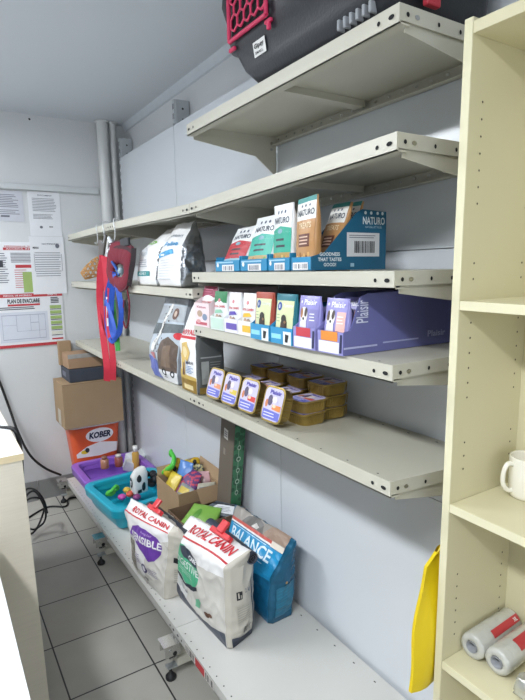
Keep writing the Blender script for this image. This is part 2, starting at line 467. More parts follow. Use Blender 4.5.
G2 = 'shelf boards of the wall shelving'
shelf(0, 1, 2.096, 2.098, 'top metal shelf board carrying the black pet carrier', G2)
shelf(0, 1, 1.858, 1.829, 'empty metal shelf board directly under the top one, nearest the cream bookcase', G2)
shelf(1, 1.99, 1.829, 1.841, 'empty high metal shelf board above the two white foil bags', G2, bracket=(0, 1))
shelf(1.99, 2.937, 1.841, 1.842, 'high metal shelf board by the back wall with leads hanging from it', G2, bracket=(0, 1))
shelf(0, 1, 1.581, 1.584, 'metal shelf board under the blue treat cartons', G2)
shelf(1, 1.99, 1.522, 1.530, 'metal shelf board under the two white foil bags', G2)
shelf(1.99, 2.937, 1.530, 1.535, 'empty middle metal shelf board by the back wall behind the hanging leads', G2, bracket=(0, 1))
shelf(0, 1, 1.381, 1.390, 'short metal shelf board holding the row of small food packs', G2)
shelf(0, 1, 1.119, 1.116, 'long metal shelf board under the golden food trays', G2, zr=(1.095, 1.095))
shelf(1, 1.99, 1.116, 1.123, 'metal shelf board under the grey dog food bag and the tall gold bag', G2, bracket=(0, 1))
shelf(1.99, 2.937, 1.123, 1.134, 'bare metal shelf board above the stacked boxes in the corner', G2, bracket=(0, 1))
shelf(-.0, 1, .214, .203, 'empty near base shelf deck with a red price label on its edge', G2, D=.514, deck=True, zr=(.195, .195), price=(.67, .91, 0, 0))
shelf(1, 1.99, .203, .180, 'base shelf deck under the teal tray and the purple and white bag', G2, D=.514, deck=True, zr=(.195, .185))
shelf(1.99, 2.937, .180, .165, 'base shelf deck by the back wall under the purple tray', G2, D=.514, deck=True, zr=(.185, .175))
def zdeck(y, x=-.3):
    f = .214-.011*y if y < 1 else (.203-.023*(y-1) if y < 2 else .180-.016*(y-2)); r = .195 if y < 1 else (.195-.01*(y-1) if y<2 else .185-.0105*(y-2))
    k = (x+.514)/.508; return f*(1-k)+r*k

exec_parts = []
# ================================================================== CREAM BOOKCASE
cb = thing('bookcase', 'cream laminate open bookcase with drilled side at the right', 'bookcase', (-.18, -.92, 0)); cb.rotation_euler = (.014, 0, 0)
fy, x0, x1, ny = -.0555, -.30, -.062, -.92
s1 = MB().box((x0, fy-.019, 0.0), (x1, fy, 2.038), cream_m, .001)
s1.box((x0-.0012, fy-.0185, 0.0), (x0, fy-.0005, 2.0375), cream_edge)
A = Art(s1, flatS((x0, fy-.019, 0), (x1-x0, 0, 0), (0, 0, 1)))
for z in [.80, .83, .86, .89, .77, .74] + [1.14+.03*i for i in range(3)] + [1.30+.032*i for i in range(7)] + [1.55+.032*i for i in range(2)] + [1.70+.032*i for i in range(7)]:
    for s in (.16, .86): A.ell(s, z, .0024/(x1-x0), .0024, P('#4a4232'), 1, 8)
s1.build('side_panel', cb)
MB().box((x0, ny, 0), (x1, ny+.019, 2.038), cream_m, .001).build('side_panel', cb)
MB().box((x1-.004, ny, .0), (x1, fy-.019, 2.03), M('cream_back', '#cec7a6', .5, var=.03)).build('back_board', cb)
MB().box((x0, ny+.019, 2.008), (x1-.004, fy-.019, 2.030), cream_m, .001).build('top_board', cb)
for z in (.29, .687, 1.068, 1.507):
    q = MB().box((x0+.001, ny+.019, z-.019), (x1-.004, fy-.0195, z), cream_m, .001)
    q.box((x0-.0002, ny+.02, z-.0185), (x0+.001, fy-.0195, z-.0005), cream_edge)
    q.build('shelf_board', cb)
MB().box((x0+.01, ny+.019, 0), (x0+.028, fy-.0195, .07), cream_m).build('plinth', cb)
# black cable on the wall above the bookcase
cab = MB().tube([(.083, -.02, 2.16), (.08, .0, 2.25), (.083, .02, 2.4), (.083, .03, 2.60)], .006, black_m)
cab.tube([(.083, .0, 2.14), (.08, .025, 2.25), (.083, .05, 2.4), (.083, .055, 2.60)], .005, black_m)
tag(cab.build('cable', org=(.083, .0, 2.16)), 'pair of thin dark cables on the wall above the cream bookcase', 'cable')

# mug
mc = V((-.128, -.160, 1.0795)); ce = M('glazed_ceramic', '#e9e5d8', .15, coat=.5, var=.02)
mg = thing('mug', 'cream ceramic mug standing on the bookcase shelf', 'mug', mc)
r = .04
MB().lathe([(0, .0), (r-.008, 0), (r-.003, .004), (r, .012), (r, .09), (r-.001, .0935), (r-.004, .0935), (r-.0045, .09), (r-.0045, .01), (0, .008)], ce, mc, 36).build('cup', mg)
hd = V((-.93, .37, 0)).normalized()
MB().tube([mc+hd*(r-.003)+V((0, 0, .078)), mc+hd*(r+.012)+V((0, 0, .080)), mc+hd*(r+.021)+V((0, 0, .062)), mc+hd*(r+.021)+V((0, 0, .036)), mc+hd*(r+.009)+V((0, 0, .020)), mc+hd*(r-.003)+V((0, 0, .020))], .0052, ce, 10).build('handle', mg)

# clear wrapped rolls
film = M('clear_film', '#bcbcb6', .12, coat=1, var=.1, scale=30, bump=.5, bscale=40)
core = M('grey_card_core', '#8d8f93', .8)
def roll(c, r, L, ang, label, red0, red1, z):
    d = V((cos(ang), sin(ang), 0)); c = V(c)
    t = thing('wrapped_roll', label, 'roll', c, 'film wrapped rolls in the bookcase')
    X = Matrix((( -sin(ang), 0, d.x), (cos(ang), 0, d.y), (0, 1, 0)))
    m = MB().lathe([(r*.42, .006), (r*.5, 0), (r*.9, .001), (r, .008), (r, L-.008), (r*.9, L-.001), (r*.5, L), (r*.42, L-.006)], film, c, 32, X)
    for k in range(9):
        pass
    # red label stripe along the roll
    def S(s, tt, o=0):
        a = radians(red0+(red1-red0)*tt); return c + d*(L*s) + V((-sin(ang), cos(ang), 0))*(-(r+o)*cos(a)) + V((0, 0, (r+o)*sin(a)))
    A = Art(m, S, 12, 4); A.rect(.3, 0, .95, 1, P('#b8353c', .3), 1); A.text('30L', .82, .25, .90, .75, white_p, 2)
    m.build('roll_body', t)
    MB().lathe([(r*.44, -.001), (r*.44, L), (r*.36, L), (r*.36, -.001), (r*.44, -.001)], core, c, 24, X).build('core', t)
    return t
roll((-.240, -.1165, .698+.0305), .030, .165, 0.05, 'clear wrapped roll with red stripe lying nearest the drilled bookcase side', 30, 62, 0)
roll((-.236, -.1765, .698+.0305), .030, .185, 0.05, 'clear wrapped roll with red stripe lying in front of the other roll', 35, 85, 0)
# crumpled foil pouch beside the rolls
b = Bag([(0, (-.255, -.225, .702), (-.255, -.30, .702), (-.17, -.30, .702), (-.17, -.243, .702)), (1, (-.25, -.235, .745), (-.25, -.29, .75), (-.175, -.29, .75), (-.175, -.25, .745))], (.006,)*4, .008, 28, 4, 8, 8)
m = MB(); fo = M('foil', '#c9cac4', .25, .6, var=.2, scale=25, bump=.6, bscale=30); b.mesh(m, [fo]*4)
tag(m.build('foil_pouch', org=(-.21, -.26, .69)), 'crumpled pale foil pouch lying right of the wrapped rolls', 'pouch')

# yellow bag hanging between bookcase and shelving
ym = M('yellow_plastic', '#e0c318', .35, var=.1, scale=9, bump=.35, bscale=12)
yb = thing('yellow_bag', 'yellow plastic bag hanging beside the cream bookcase', 'bag', (-.23, -.045, .6))
m = MB(); rows = []
ns, nt = 10, 26
def YS(s, t, side):
    z = .945-.325*t+.012*sin(s*3)*t; xl = -.322-.040*t+.004*sin(t*9)+.035*max(0, .08-t)/.08
    xr_ = -.12-.01*t
    x = xl+(xr_-xl)*s
    if t < .15: z += .03*s*(1-t/.15)
    y = -.047+.006*sin(s*11+t*3)+.004*noise.noise(V((x*20, z*8, 1))) + side*(.004+.010*sin(pi*min(1, max(0, s)))*sin(pi*t)**.5)
    z += -.05*s*t
    return V((x, y, z))
for side in (-1, 1):
    vs = [YS(i/ns, j/nt, side) for j in range(nt+1) for i in range(ns+1)]
    m.add(vs, [[j*(ns+1)+i, j*(ns+1)+i+1, (j+1)*(ns+1)+i+1, (j+1)*(ns+1)+i] for j in range(nt) for i in range(ns)], ym, True)
for i in range(nt):
    m.add([YS(0, i/nt, -1), YS(0, (i+1)/nt, -1), YS(0, (i+1)/nt, 1), YS(0, i/nt, 1)], [[0, 1, 2, 3]], ym)
m.build('bag_body', yb)
MB().tube([(-.28, -.05, .935), (-.22, -.047, .985), (-.15, -.047, .95)], .004, ym, flat=(.018, .003, (0, 1, 0))).build('bag_handle', yb)
MB().cyl((-.22, -.072, .982), (-.22, -.035, .982), .004, chrome_m).cyl((-.22, -.037, .982), (-.22, -.035, .995), .004, chrome_m).build('hook', yb)

# ================================================================== COUNTERS LEFT
oak = M('pale_oak', '#cfc8b8', .45, var=.08, scale=6, stretch=(1.2, 1.2, 22))
oak_e = M('oak_edge', '#d5c4a0', .5, var=.1, scale=8, stretch=(1, 14, 14))
whitetop = M('white_laminate', '#eeeff2', .28, var=.01)
dk = thing('counter', 'pale oak counter with white top, standing left of the aisle', 'counter', (-1.62, 1.6, 0)); dk.rotation_euler = (0, -.019, 0)
x1, y0, z1 = -.984, 1.03, 1.0
MB().box((-1.62, y0-.004, z1-.022), (x1+.004, 2.3, z1), whitetop, .001).box((-1.62, y0-.0055, z1-.0225), (x1+.004, y0-.004, z1-.0005), oak_e).box((x1+.004, y0-.005, z1-.0225), (x1+.0052, 2.3, z1-.0005), oak_e).build('countertop', dk)
MB().box((-1.60, y0+.0, .0), (x1, y0+.018, z1-.0235), oak, .0008).build('end_panel', dk)
MB().box((x1-.018, y0+.019, .0), (x1, 2.29, z1-.0235), oak, .0008).build('side_panel', dk)
MB().box((-1.60, y0+.019, .0), (-1.58, 2.29, z1-.0235), oak).build('side_panel', dk)
MB().box((-1.58, 2.27, .0), (x1-.018, 2.29, z1-.0235), oak).build('end_panel', dk)
MB().box((x1, 1.42, .62), (x1+.018, 1.435, .74), chrome_m, .004).build('handle', dk)
d2 = thing('desk', 'low desk with bright white top at the lower left corner', 'desk', (-1.5, .3, 0))
MB().box((-1.75, -.35, .727), (-1.115, .98, .75), whitetop, .002).build('desktop', d2)
for (a, b_) in ((-1.74, -.34), (-1.17, -.34), (-1.74, .93), (-1.17, .93)):
    MB().box((a, b_, 0), (a+.04, b_+.04, .727), whitetop, .002).build('leg', d2)
MB().box((-1.70, .945, .35), (-1.17, .96, .727), whitetop).build('modesty_panel', d2)

# cables by the counter
def cable(pts, r, lab):
    tag(MB().tube(pts, r, black_m, 8, 8).build('cable', org=pts[-1]), lab, 'cable')
cable([V((-1.45, 1.5, 1.009)), V((-1.25, 1.6, 1.009)), V((-1.10, 1.52, 1.010)), V((-1.03, 1.40, 1.012)), V((-.985, 1.33, 1.01)), V((-.972, 1.33, .93)), V((-.972, 1.36, .80))], .008, 'thick black cable bending over the edge of the oak counter')
cable([at(-14, 350, 1, 3.05), at(0, 383, 1, 3.05), at(10, 410, 1, 3.05), at(18, 432, 1, 3.0), at(30, 455, 1, 2.96), at(45, 468, 1, 2.95), at(61, 475, 1, 2.97)], .008, 'long black cable running down the back wall to the shelving foot')
pts = []
for i in range(26):
    a = i*.62; pts.append(V((-.80+.07*cos(a)*(1+.1*sin(i)), 2.45+.02*i*.3+.03*sin(i*1.7), .16+.12*sin(a)*(1+.06*cos(i*2)))))
cable(pts, .006, 'loose coil of black cable behind the oak counter near the floor')
cable([V((-.80, 2.80, .007)), V((-.66, 2.9, .007)), V((-.55, 2.84, .008)), V((-.50, 2.96, .008)), V((-.36, 2.9, .007)), V((-.25, 2.98, .007))], .006, 'black cable lying on the floor tiles under the far shelf end')

# ================================================================== NOTICES on back wall
YB = BY
paper = P('#e3e4e8', .5); ink = P('#6e717c'); inkd = P('#3b3d46'); red = P('#bb3a41'); grn = P('#9db56c')
def sheet(x0, z0, x1, z1, label, body, name='notice_sheet', off=0., base=paper, group='printed notices on the back wall'):
    m = MB().box((x0, YB-.0035-off, z0), (x1, YB, z1), base)
    A = Art(m, flatS((x0, YB-.0035-off, z0), (x1-x0, 0, 0), (0, 0, z1-z0)))
    body(A); tag(m.build(name, org=((x0+x1)/2, YB, z0)), label, 'notice', group)
def b1(A): A.rect(0, .0, 1, 1, P('#c9cbd4'), 0); A.lines(.12, .45, .85, .9, 8, ink, 2, .35); A.rect(.2, .14, .5, .2, ink); A.lines(.1, .22, .9, .4, 3, ink, 2, .3)
def b2(A): A.text('DOCUMENT', .3, .9, .75, .93, ink); A.lines(.12, .55, .88, .86, 9, ink, 2, .3, .15); A.lines(.12, .38, .8, .5, 4, ink, 2, .3); A.ell(.35, .2, .05, .03, ink); A.rect(.6, .2, .72, .22, inkd)
def b3(A): A.text('NOTIFICARE', .35, .86, .85, .885, ink, 2); A.text('MENIU', .08, .79, .25, .825, inkd, 2); A.ell(.8, .84, .06, .04, ink); A.lines(.12, .3, .88, .74, 11, ink, 2, .25, .1); A.rect(.1, .4, .11, .7, ink); A.rect(.9, .4, .91, .7, ink)
sheet(-.80, 1.932, -.626, 2.126, 'grey printed sheet in a sleeve at the top left of the notices', b1)
sheet(-.594, 1.842, -.393, 2.133, 'white printed sheet at the top right of the notices', b2)
def bl(A):
    A.text('PERSONALUL SA AJUTE', .18, .90, .75, .93, red); A.rect(.16, .845, .78, .895, red, 1); A.text('ACCESUL INTERZIS', .2, .855, .74, .885, paper, 2)
    A.lines(.02, .2, .22, .8, 14, ink, 2, .35); A.rect(.05, .52, .14, .64, inkd, 3)
    A.lines(.26, .6, .78, .8, 7, ink, 2, .4); A.rect(.32, .5, .66, .56, red); A.lines(.3, .1, .52, .48, 9, red, 2, .25); A.rect(.42, .02, .56, .42, grn, 3); A.lines(.6, .1, .8, .48, 8, ink, 2, .4)
    A.rect(.74, .12, .98, .18, grn, 3); A.rect(.9, .2, 1, .3, P('#d8836f'), 3)
sheet(-.835, 1.462, -.43, 1.80, 'red headed instruction poster partly hidden behind the white sheet', bl, 'instruction_poster')
sheet(-.607, 1.452, -.388, 1.838, 'white printed sheet overlapping the instruction poster', b3, off=.004)
def bp(A):
    A.rect(0, .935, 1, 1, red); A.rect(0, .0, 1, .055, red); A.text('PERICOL DE INCENDIU', .15, .952, .55, .983, paper); A.text('SUNA 112', .78, .952, .92, .983, paper)
    A.text('PLAN DE EVACUARE', .20, .825, .66, .905, black_p, 2, .03); A.rect(.2, .775, .66, .81, red); A.lines(.05, .70, .75, .765, 2, inkd, 2, .45)
    A.rect(.06, .10, .76, .66, P('#cfd3de'), 1)
    for (a, b_, c, d) in ((.1, .15, .72, .16), (.1, .6, .72, .61), (.1, .15, .105, .6), (.715, .15, .72, .6), (.3, .3, .305, .6), (.5, .3, .505, .6), (.62, .15, .625, .6), (.3, .3, .72, .305), (.1, .42, .3, .425), (.5, .45, .62, .46)): A.rect(a, b_, c, d, P('#9aa0b4'), 2)
    for z in (.20, .30, .40, .50, .60, .70):
        A.rect(.80, z, .97, z+.06, grn if z > .25 else P('#d8d8cc'), 1); A.rect(.80, z-.02, .97, z-.008, inkd, 2)
    A.lines(.82, .8, .95, .92, 4, inkd, 2, .6, .2); A.rect(.80, .10, .97, .13, red); A.rect(.0, .66, .04, .69, red, 2)
sheet(-.86, 1.10, -.424, 1.460, 'evacuation plan poster with red borders below the other notices', bp, 'evacuation_plan', off=.0022)
# faint pencil marks / patched cable slot line on wall (thin conduit)
# ================================================================== CORNER STACK
m = thing('paint_bucket', 'orange and white plastic paint bucket under the big carton', 'bucket', (-.33, 2.93, .17))
def rr(cx, cy, hx, hy, r, z, n=6):
    out = []
    for (sx, sy, a0) in ((1, 1, 0), (-1, 1, 90), (-1, -1, 180), (1, -1, 270)):
        for i in range(n+1):
            a = radians(a0+90*i/n); out.append(V((cx+sx*(hx-r)+r*cos(a), cy+sy*(hy-r)+r*sin(a), z)))
    return out
def loft(mb, rings, mat, smooth=True, capb=True, capt=False):
    n = len(rings[0]); vs = [p for r_ in rings for p in r_]; fs = []
    for j in range(len(rings)-1):
        for i in range(n): fs.append([j*n+i, j*n+(i+1) % n, (j+1)*n+(i+1) % n, (j+1)*n+i])
    mb.add(vs, fs, mat, smooth)
    if capb: mb.add(rings[0], [list(range(n))[::-1]], mat)
    if capt: mb.add(rings[-1], [list(range(n))], mat)
bx, by = -.312, 2.95
body = MB(); orange = P('#dd5c33', .35)
zs = [.178, .30, .42, .535]
hx = lambda z: .142+.034*(z-.178)/.36; hy = lambda z: .085+.018*(z-.178)/.36
loft(body, [rr(bx, by, hx(z), hy(z), .05, z) for z in zs], orange)
S = lambda s, t, o=0: V((bx+(2*s-1)*(hx(.178+.36*t)-.05), by-hy(.178+.36*t)-o, .178+.36*t))
A = Art(body, S)
A.ell(.60, .80, .40, .14, P('#f0f0f2', .35), 1, 28); A.text('KOBER', .29, .74, .93, .87, P('#1d2340'), 2, .05, .04)
A.poly([(-.15, .48), (.2, .60), (.6, .66), (1.15, .60), (1.15, .42), (.6, .38), (-.15, .40)], P('#eceae8', .35), 1); A.ell(.12, .50, .12, .04, P('#e3c83b'), 2)
A.ell(.2, .53, .07, .05, P('#3d4038'), 3, 8)
body.build('bucket_body', m)
lid = MB(); loft(lid, [rr(bx, by, .182, .11, .055, .533), rr(bx, by, .187, .114, .055, .54), rr(bx, by, .187, .114, .055, .556), rr(bx, by, .178, .105, .05, .562)], P('#e2ddd8', .4), True, True, True); lid.build('lid', m)
def carton(name, a, b, label, mat=card_m, extra=None, T=None, parts=True, cat='box', group=None):
    t = thing(name, label, cat, ((a[0]+b[0])/2, (a[1]+b[1])/2, a[2]), group)
    q = MB().box(a, b, mat, .003, T)
    if extra: extra(q, a, b)
    q.build('box_body', t)
    return t
def ex1(q, a, b):
    A = Art(q, flatS((a[0], a[1], a[2]), (b[0]-a[0], 0, 0), (0, 0, b[2]-a[2])))
    B = Art(q, flatS((a[0], b[1], a[2]), (0, a[1]-b[1], 0), (0, 0, b[2]-a[2])))
    B.rect(.35, .0, .65, .38, P('#b9b2a4'), 1)
    A.rect(0, .985, 1, .995, card_d, 1)
carton('cardboard_box', (-.532, 2.76, .564), (-.137, 3.05, .868), 'big plain brown cardboard carton on top of the paint bucket', extra=ex1)
carton('shoe_box', (-.475, 2.79, .870), (-.16, 3.04, .955), 'flat black box lying on the big brown carton', P('#3c414d', .6), extra=lambda q, a, b: Art(q, flatS((a[0]-.0, b[1], a[2]), (0, a[1]-b[1], 0), (0, 0, b[2]-a[2]))).rect(.2, .3, .6, .7, P('#6b7080'), 1))
clr = M('clear_wrap', '#a9a6a2', .15, coat=1, var=.2, scale=30, bump=.3)
def ex2(q, a, b):
    A = Art(q, flatS((a[0], a[1], a[2]), (b[0]-a[0], 0, 0), (0, 0, b[2]-a[2]))); A.rect(.0, .70, 1, 1, clr, 1)
carton('small_carton', (-.47, 2.82, .957), (-.24, 3.0, 1.055), 'small tan carton wrapped in clear film on the black box', P('#a8876a', .6), extra=ex2)

carton('tan_packet', (-.485, 3.02, .957), (-.40, 3.06, 1.125), 'narrow tan packet standing behind the film wrapped carton', P('#a58a6c', .7))

# ================================================================== LITTER TRAYS
def tray(cx, cy, hx, hy, ang, z0, z1, col, cold, label):
    t = thing('litter_tray', label, 'tray', (cx, cy, z0))
    T = rotz(ang, (cx, cy, 0))
    tp = M('plastic_'+col.strip('#'), col, .3, var=.03); 
    q = MB(); R_ = lambda sx, sy, r_, z: [T @ p for p in rr(cx, cy, sx, sy, r_, z)]
    loft(q, [R_(hx-.05, hy-.05, .04, z0+.001), R_(hx-.035, hy-.035, .05, z0+.03), R_(hx-.018, hy-.018, .06, z1-.045)], tp)
    loft(q, [R_(hx-.055, hy-.055, .04, z0+.004), R_(hx-.04, hy-.04, .05, z0+.03), R_(hx-.05, hy-.05, .06, z1-.02)], tp)
    q.build('basin', t)
    q = MB()
    prof = [(.012, z1-.055, .06), (.006, z1-.055, .06), (.0, z1-.012, .065), (.003, z1-.003, .063), (.009, z1, .06), (.040, z1, .045), (.046, z1-.004, .04), (.052, z1-.05, .04), (.056, z1-.05, .04)]
    for a_, b_ in zip(prof, prof[1:]):
        loft(q, [R_(hx-a_[0], hy-a_[0], a_[2], a_[1]), R_(hx-b_[0], hy-b_[0], b_[2], b_[1])], tp, True, False)
    q.build('rim', t)
    return t
tray(-.272, 2.62, .235, .22, 1, .178, .305, '#8d5fc0', None, 'purple litter tray beside the orange bucket')
tray(-.277, 2.155, .235, .25, 6, .19, .325, '#1fa3bd', None, 'turquoise litter tray in front of the purple one')
# things in the purple tray
def jar(c, r, h, col, capc, label, gold=False, name='jar', cat='jar', grp=None):
    t = thing(name, label, cat, c, grp)
    MB().lathe([(0, 0), (r*.95, 0), (r, .004), (r, h*.72), (r*.6, h*.8), (r*.55, h*.82), (0, h*.82)], P(col, .3), c).build('jar_body', t)
    MB().lathe([(0, h*.80), (r*.68, h*.80), (r*.68, h), (0, h)], P(capc, .4), c).build('cap', t)
jar(at(105, 468, 1, 2.60), .027, .08, '#a9745c', '#8c5c4a', 'left brown jar in the purple tray', grp='brown jars in the purple tray')
jar(at(119, 466, 1, 2.60), .027, .082, '#8c4a42', '#d8cfc4', 'right brown jar with pale cap in the purple tray', grp='brown jars in the purple tray')
jar(V((-.115, 2.62, .225)), .024, .19, '#c79c4a', '#e7e5e0', 'small amber bottle with white cap standing in the purple tray', name='bottle', cat='bottle')
for i, (u, v, sx) in enumerate(((133, 458, 1), (141, 456, 1.0), (129, 465, .8))):
    c = at(u, v, 2, .275); q = MB().box((-.05*sx, -.035, -.035), (.05*sx, .035, .035), P('#dfe3e4', .6), .008, Matrix.Translation(c) @ Matrix.Rotation(.5*i+.3, 4, 'Z') @ Matrix.Rotation(.4, 4, 'X'))
    tag(q.build('white_packet', org=c), ['white packet in the purple tray nearest the amber bottle', 'white packet in the purple tray at its wall side', 'smaller white packet in the purple tray nearest its front rim'][i], 'packet', 'white packets in the purple tray')
# things in the turquoise tray
bone = net_material('black_white_print', '#202226', '#e6e6e4', 45)
c = at(139, 491, 2, .255)
t = thing('treat_packet', 'black and white printed packet upright in the turquoise tray', 'packet', c)
b = Bag([(0, c+V((-.045, .02, 0)), c+V((-.04, -.05, 0)), c+V((.045, -.035, 0)), c+V((.04, .04, 0))), (.8, c+V((-.045, .02, .10)), c+V((-.04, -.04, .10)), c+V((.05, -.03, .115)), c+V((.04, .04, .115))), (1, c+V((-.02, .02, .14)), c+V((-.02, -.02, .14)), c+V((.04, -.01, .15)), c+V((.03, .02, .15)))], (.006,)*4, .004, 20, 2, 8, 10)
q = MB(); b.mesh(q, [P('#e4e4e2')]*4); A = b.art(q); A.ell(.5, .55, .35, .25, black_p); A.text('PET', .25, .45, .75, .65, white_p, 3, .04); B = b.art(q, 1); B.ell(.3, .7, .22, .15, black_p); B.ell(.7, .3, .2, .2, black_p); B.rect(.1, .05, .5, .2, black_p)
q.build('packet_body', t)
q = MB(); c = at(154, 480, 2, .295)
for i in range(9): q.blob(c+V((random.uniform(-.04, .05), random.uniform(-.05, .05), random.uniform(-.03, .05))), (.028, .022, .022), P('#1d1e22', .6), .3, 2, i, 2)
tag(q.build('black_toy', org=c), 'black lumpy toy at the right end of the turquoise tray', 'toy')
q = MB(); c = at(115, 495, 2, .255)
q.tube([c+V((-.04, .03, 0)), c+V((-.02, 0, .03)), c+V((.015, .02, .045)), c+V((.03, .04, .02)), c+V((.0, .05, 0))], .011, P('#4fbf4a', .5)); q.blob(c+V((-.02, .02, .01)), (.03, .02, .02), P('#5cc850', .5), .3, 2, 1)
tag(q.build('green_toy', org=c), 'bright green rubber toy at the left of the turquoise tray', 'toy')
for i, (u, v, col, lab) in enumerate(((122, 497, '#c94fa8', 'pink ball toy nearest the green toy in the turquoise tray'), (130, 494, '#c9553f', 'orange red ball toy in the turquoise tray'), (137, 497, '#8c3f78', 'dark purple ball toy in the turquoise tray'), (127, 490, '#d8b64a', 'yellowish ball toy in the turquoise tray'))):
    c = at(u, v, 2, .25); q = MB().blob(c, (.024, .024, .018), P(col, .45), .2, 3, i)
    tag(q.build('ball_toy', org=c), lab, 'toy', 'ball toys in the turquoise tray')

# ================================================================== OPEN CARTONS WITH GOODS
def open_box(x0, y0, x1, y1, z0, z1, label, flaps=(), T=None, mat=card_m):
    t = thing('open_carton', label, 'box', ((x0+x1)/2, (y0+y1)/2, z0)); T = T or Matrix()
    q = MB(); th = .004
    q.box((x0, y0, z0), (x1, y1, z0+th), card_d, 0, T)
    for a, b in (((x0, y0), (x1, y0+th)), ((x0, y1-th), (x1, y1)), ((x0, y0+th), (x0+th, y1-th)), ((x1-th, y0+th), (x1, y1-th))):
        q.box((a[0], a[1], z0+th), (b[0], b[1], z1), mat, 0, T)
    q.build('box_body', t)
    for f in flaps:
        MB().prism([T @ V(p) for p in f], T.to_3x3() @ V((0, .0, .004)), mat).build('flap', t)
    return t
open_box(-.285, 1.47, -.055, 1.76, .195, .525, 'brown open carton full of colourful toys behind the bags', flaps=[[(-.055, 1.48, .525), (-.055, 1.76, .525), (-.022, 1.77, .575), (-.022, 1.49, .565)], [(-.28, 1.76, .525), (-.06, 1.76, .525), (-.05, 1.79, .565), (-.27, 1.79, .555)], [(-.19, 1.47, .525), (-.06, 1.47, .525), (-.07, 1.44, .46), (-.18, 1.435, .455)]])
open_box(-.345, 1.235, -.035, 1.462, .198, .47, 'darker open carton with a green bag, in front of the toy carton', mat=M('cardboard_brown', '#7d6350', .8, var=.08, scale=9))
# contents of toy carton
def pack(name, corners, th, mat, label, cat, art=None, bulge=.012, wr=.004, grp=None, seed=1, NT=14, NS=10):
    """pillow pouch from front quad BL, BR, TR, TL"""
    BL, BR, TR, TL = [V(c) for c in corners]
    n = (BR-BL).cross(TL-BL).normalized()
    def ring(t, h): 
        a = BL.lerp(TL, t); b_ = BR.lerp(TR, t); return (a, b_, b_-n*h, a-n*h)
    b = Bag([(0, *ring(0, th)), (.15, *ring(.15, th)), (.75, *ring(.75, th*.6)), (.93, *ring(.93, .003)), (1, *ring(1, .002))], (bulge, .001, bulge, .001), wr, 14, seed, NS, NT, (.02, .15))
    q = MB(); b.mesh(q, [mat]*4)
    if art: art(b.art(q))
    o = q.build(name, org=(BL+BR)/2); tag(o, label, cat, grp); return o
yel = P('#cdb53a', .35)
pack('toy_packet', [(-.275, 1.70, .47), (-.268, 1.62, .455), (-.195, 1.63, .545), (-.215, 1.71, .555)], .022, yel, 'yellow packet standing at the left of the toy carton', 'packet')
pack('toy_packet', [(-.265, 1.60, .44), (-.235, 1.49, .45), (-.115, 1.56, .56), (-.15, 1.68, .585)], .028, net_material('net_red_purple', '#b9435a', '#5a3a6e', 60), 'dark red netted packet in the middle of the toy carton', 'packet')
pack('toy_packet', [(-.215, 1.68, .50), (-.175, 1.60, .52), (-.13, 1.63, .60), (-.17, 1.70, .61)], .02, P('#5a86c8', .3), 'small blue packet behind the netted one in the toy carton', 'packet')
pack('toy_packet', [(-.19, 1.50, .45), (-.09, 1.478, .45), (-.062, 1.52, .52), (-.15, 1.54, .525)], .02, P('#b8b4a4', .3), 'pale grey packet at the front of the toy carton', 'packet', lambda A: A.lines(.1, .1, .9, .8, 5, ink))
pack('toy_packet', [(-.14, 1.60, .46), (-.07, 1.55, .47), (-.058, 1.60, .55), (-.12, 1.65, .55)], .02, P('#c9a0a4', .3), 'pinkish clear packet at the right of the toy carton', 'packet')
pack('toy_packet', [(-.275, 1.58, .45), (-.255, 1.49, .46), (-.19, 1.50, .52), (-.21, 1.59, .53)], .02, P('#8a8f90', .3), 'clear grey packet at the front left corner of the toy carton', 'packet', lambda A: (A.rect(.1, .5, .9, .85, P('#c8b04a'), 1), A.lines(.1, .1, .9, .4, 3, ink)))
pack('toy_packet', [(-.12, 1.70, .47), (-.07, 1.62, .48), (-.065, 1.66, .57), (-.10, 1.72, .57)], .018, net_material('net_dark', '#4a4a44', '#a9a070', 70), 'dark patterned packet against the panel side of the toy carton', 'packet')
q = MB()
for i, (x, y, z) in enumerate(((-.22, 1.735, .545), (-.17, 1.74, .57), (-.12, 1.735, .55), (-.08, 1.72, .56))):
    q.blob((x, y, z), (.03, .022, .034), yel if i % 2 == 0 else P('#caa51e'), .35, 2, i)
for i, (x, y, z) in enumerate(((-.20, 1.715, .56), (-.145, 1.715, .575), (-.10, 1.71, .55), (-.09, 1.70, .575))): q.blob((x, y, z), (.010, .012, .016), black_p, .3, 2, i)
tag(q.build('plush_toy', org=(-.15, 1.73, .5)), 'yellow and black toy at the back of the toy carton', 'toy')
q = MB().tube([at(160, 478, 0, -.25), at(165, 471, 0, -.24), at(172, 466, 0, -.22), at(174, 458, 0, -.20), at(171, 452, 0, -.19)], lambda t: .014-.007*abs(t-.45), P('#4fc046', .45), 10)
q.blob(at(171, 453, 0, -.19), (.012, .012, .022), P('#4fc046', .45), .2)
tag(q.build('green_toy', org=at(160, 478, 0, -.25)), 'curved green chew toy sticking up from the toy carton', 'toy')
# tall narrow carton with a green side
t = thing('tall_carton', 'tall slim grey brown carton with a green side leaning behind the open cartons', 'box', (-.07, 1.35, .30))
Tl = Matrix.Translation((-.065, 1.415, .21)) @ Matrix.Rotation(radians(9.5), 4, 'X')
q = MB().box((-.03, -.065, 0), (.03, .065, .84), P('#6e655b', .6), .002, Tl)
gm = net_material('green_print', '#2f5b41', '#3f7a55', 30)
A = Art(q, lambda s, t_, o=0: Tl @ V((-.03+.06*s, -.065-o, .84*t_))); A.rect(.04, .0, .96, 1, gm, 1)

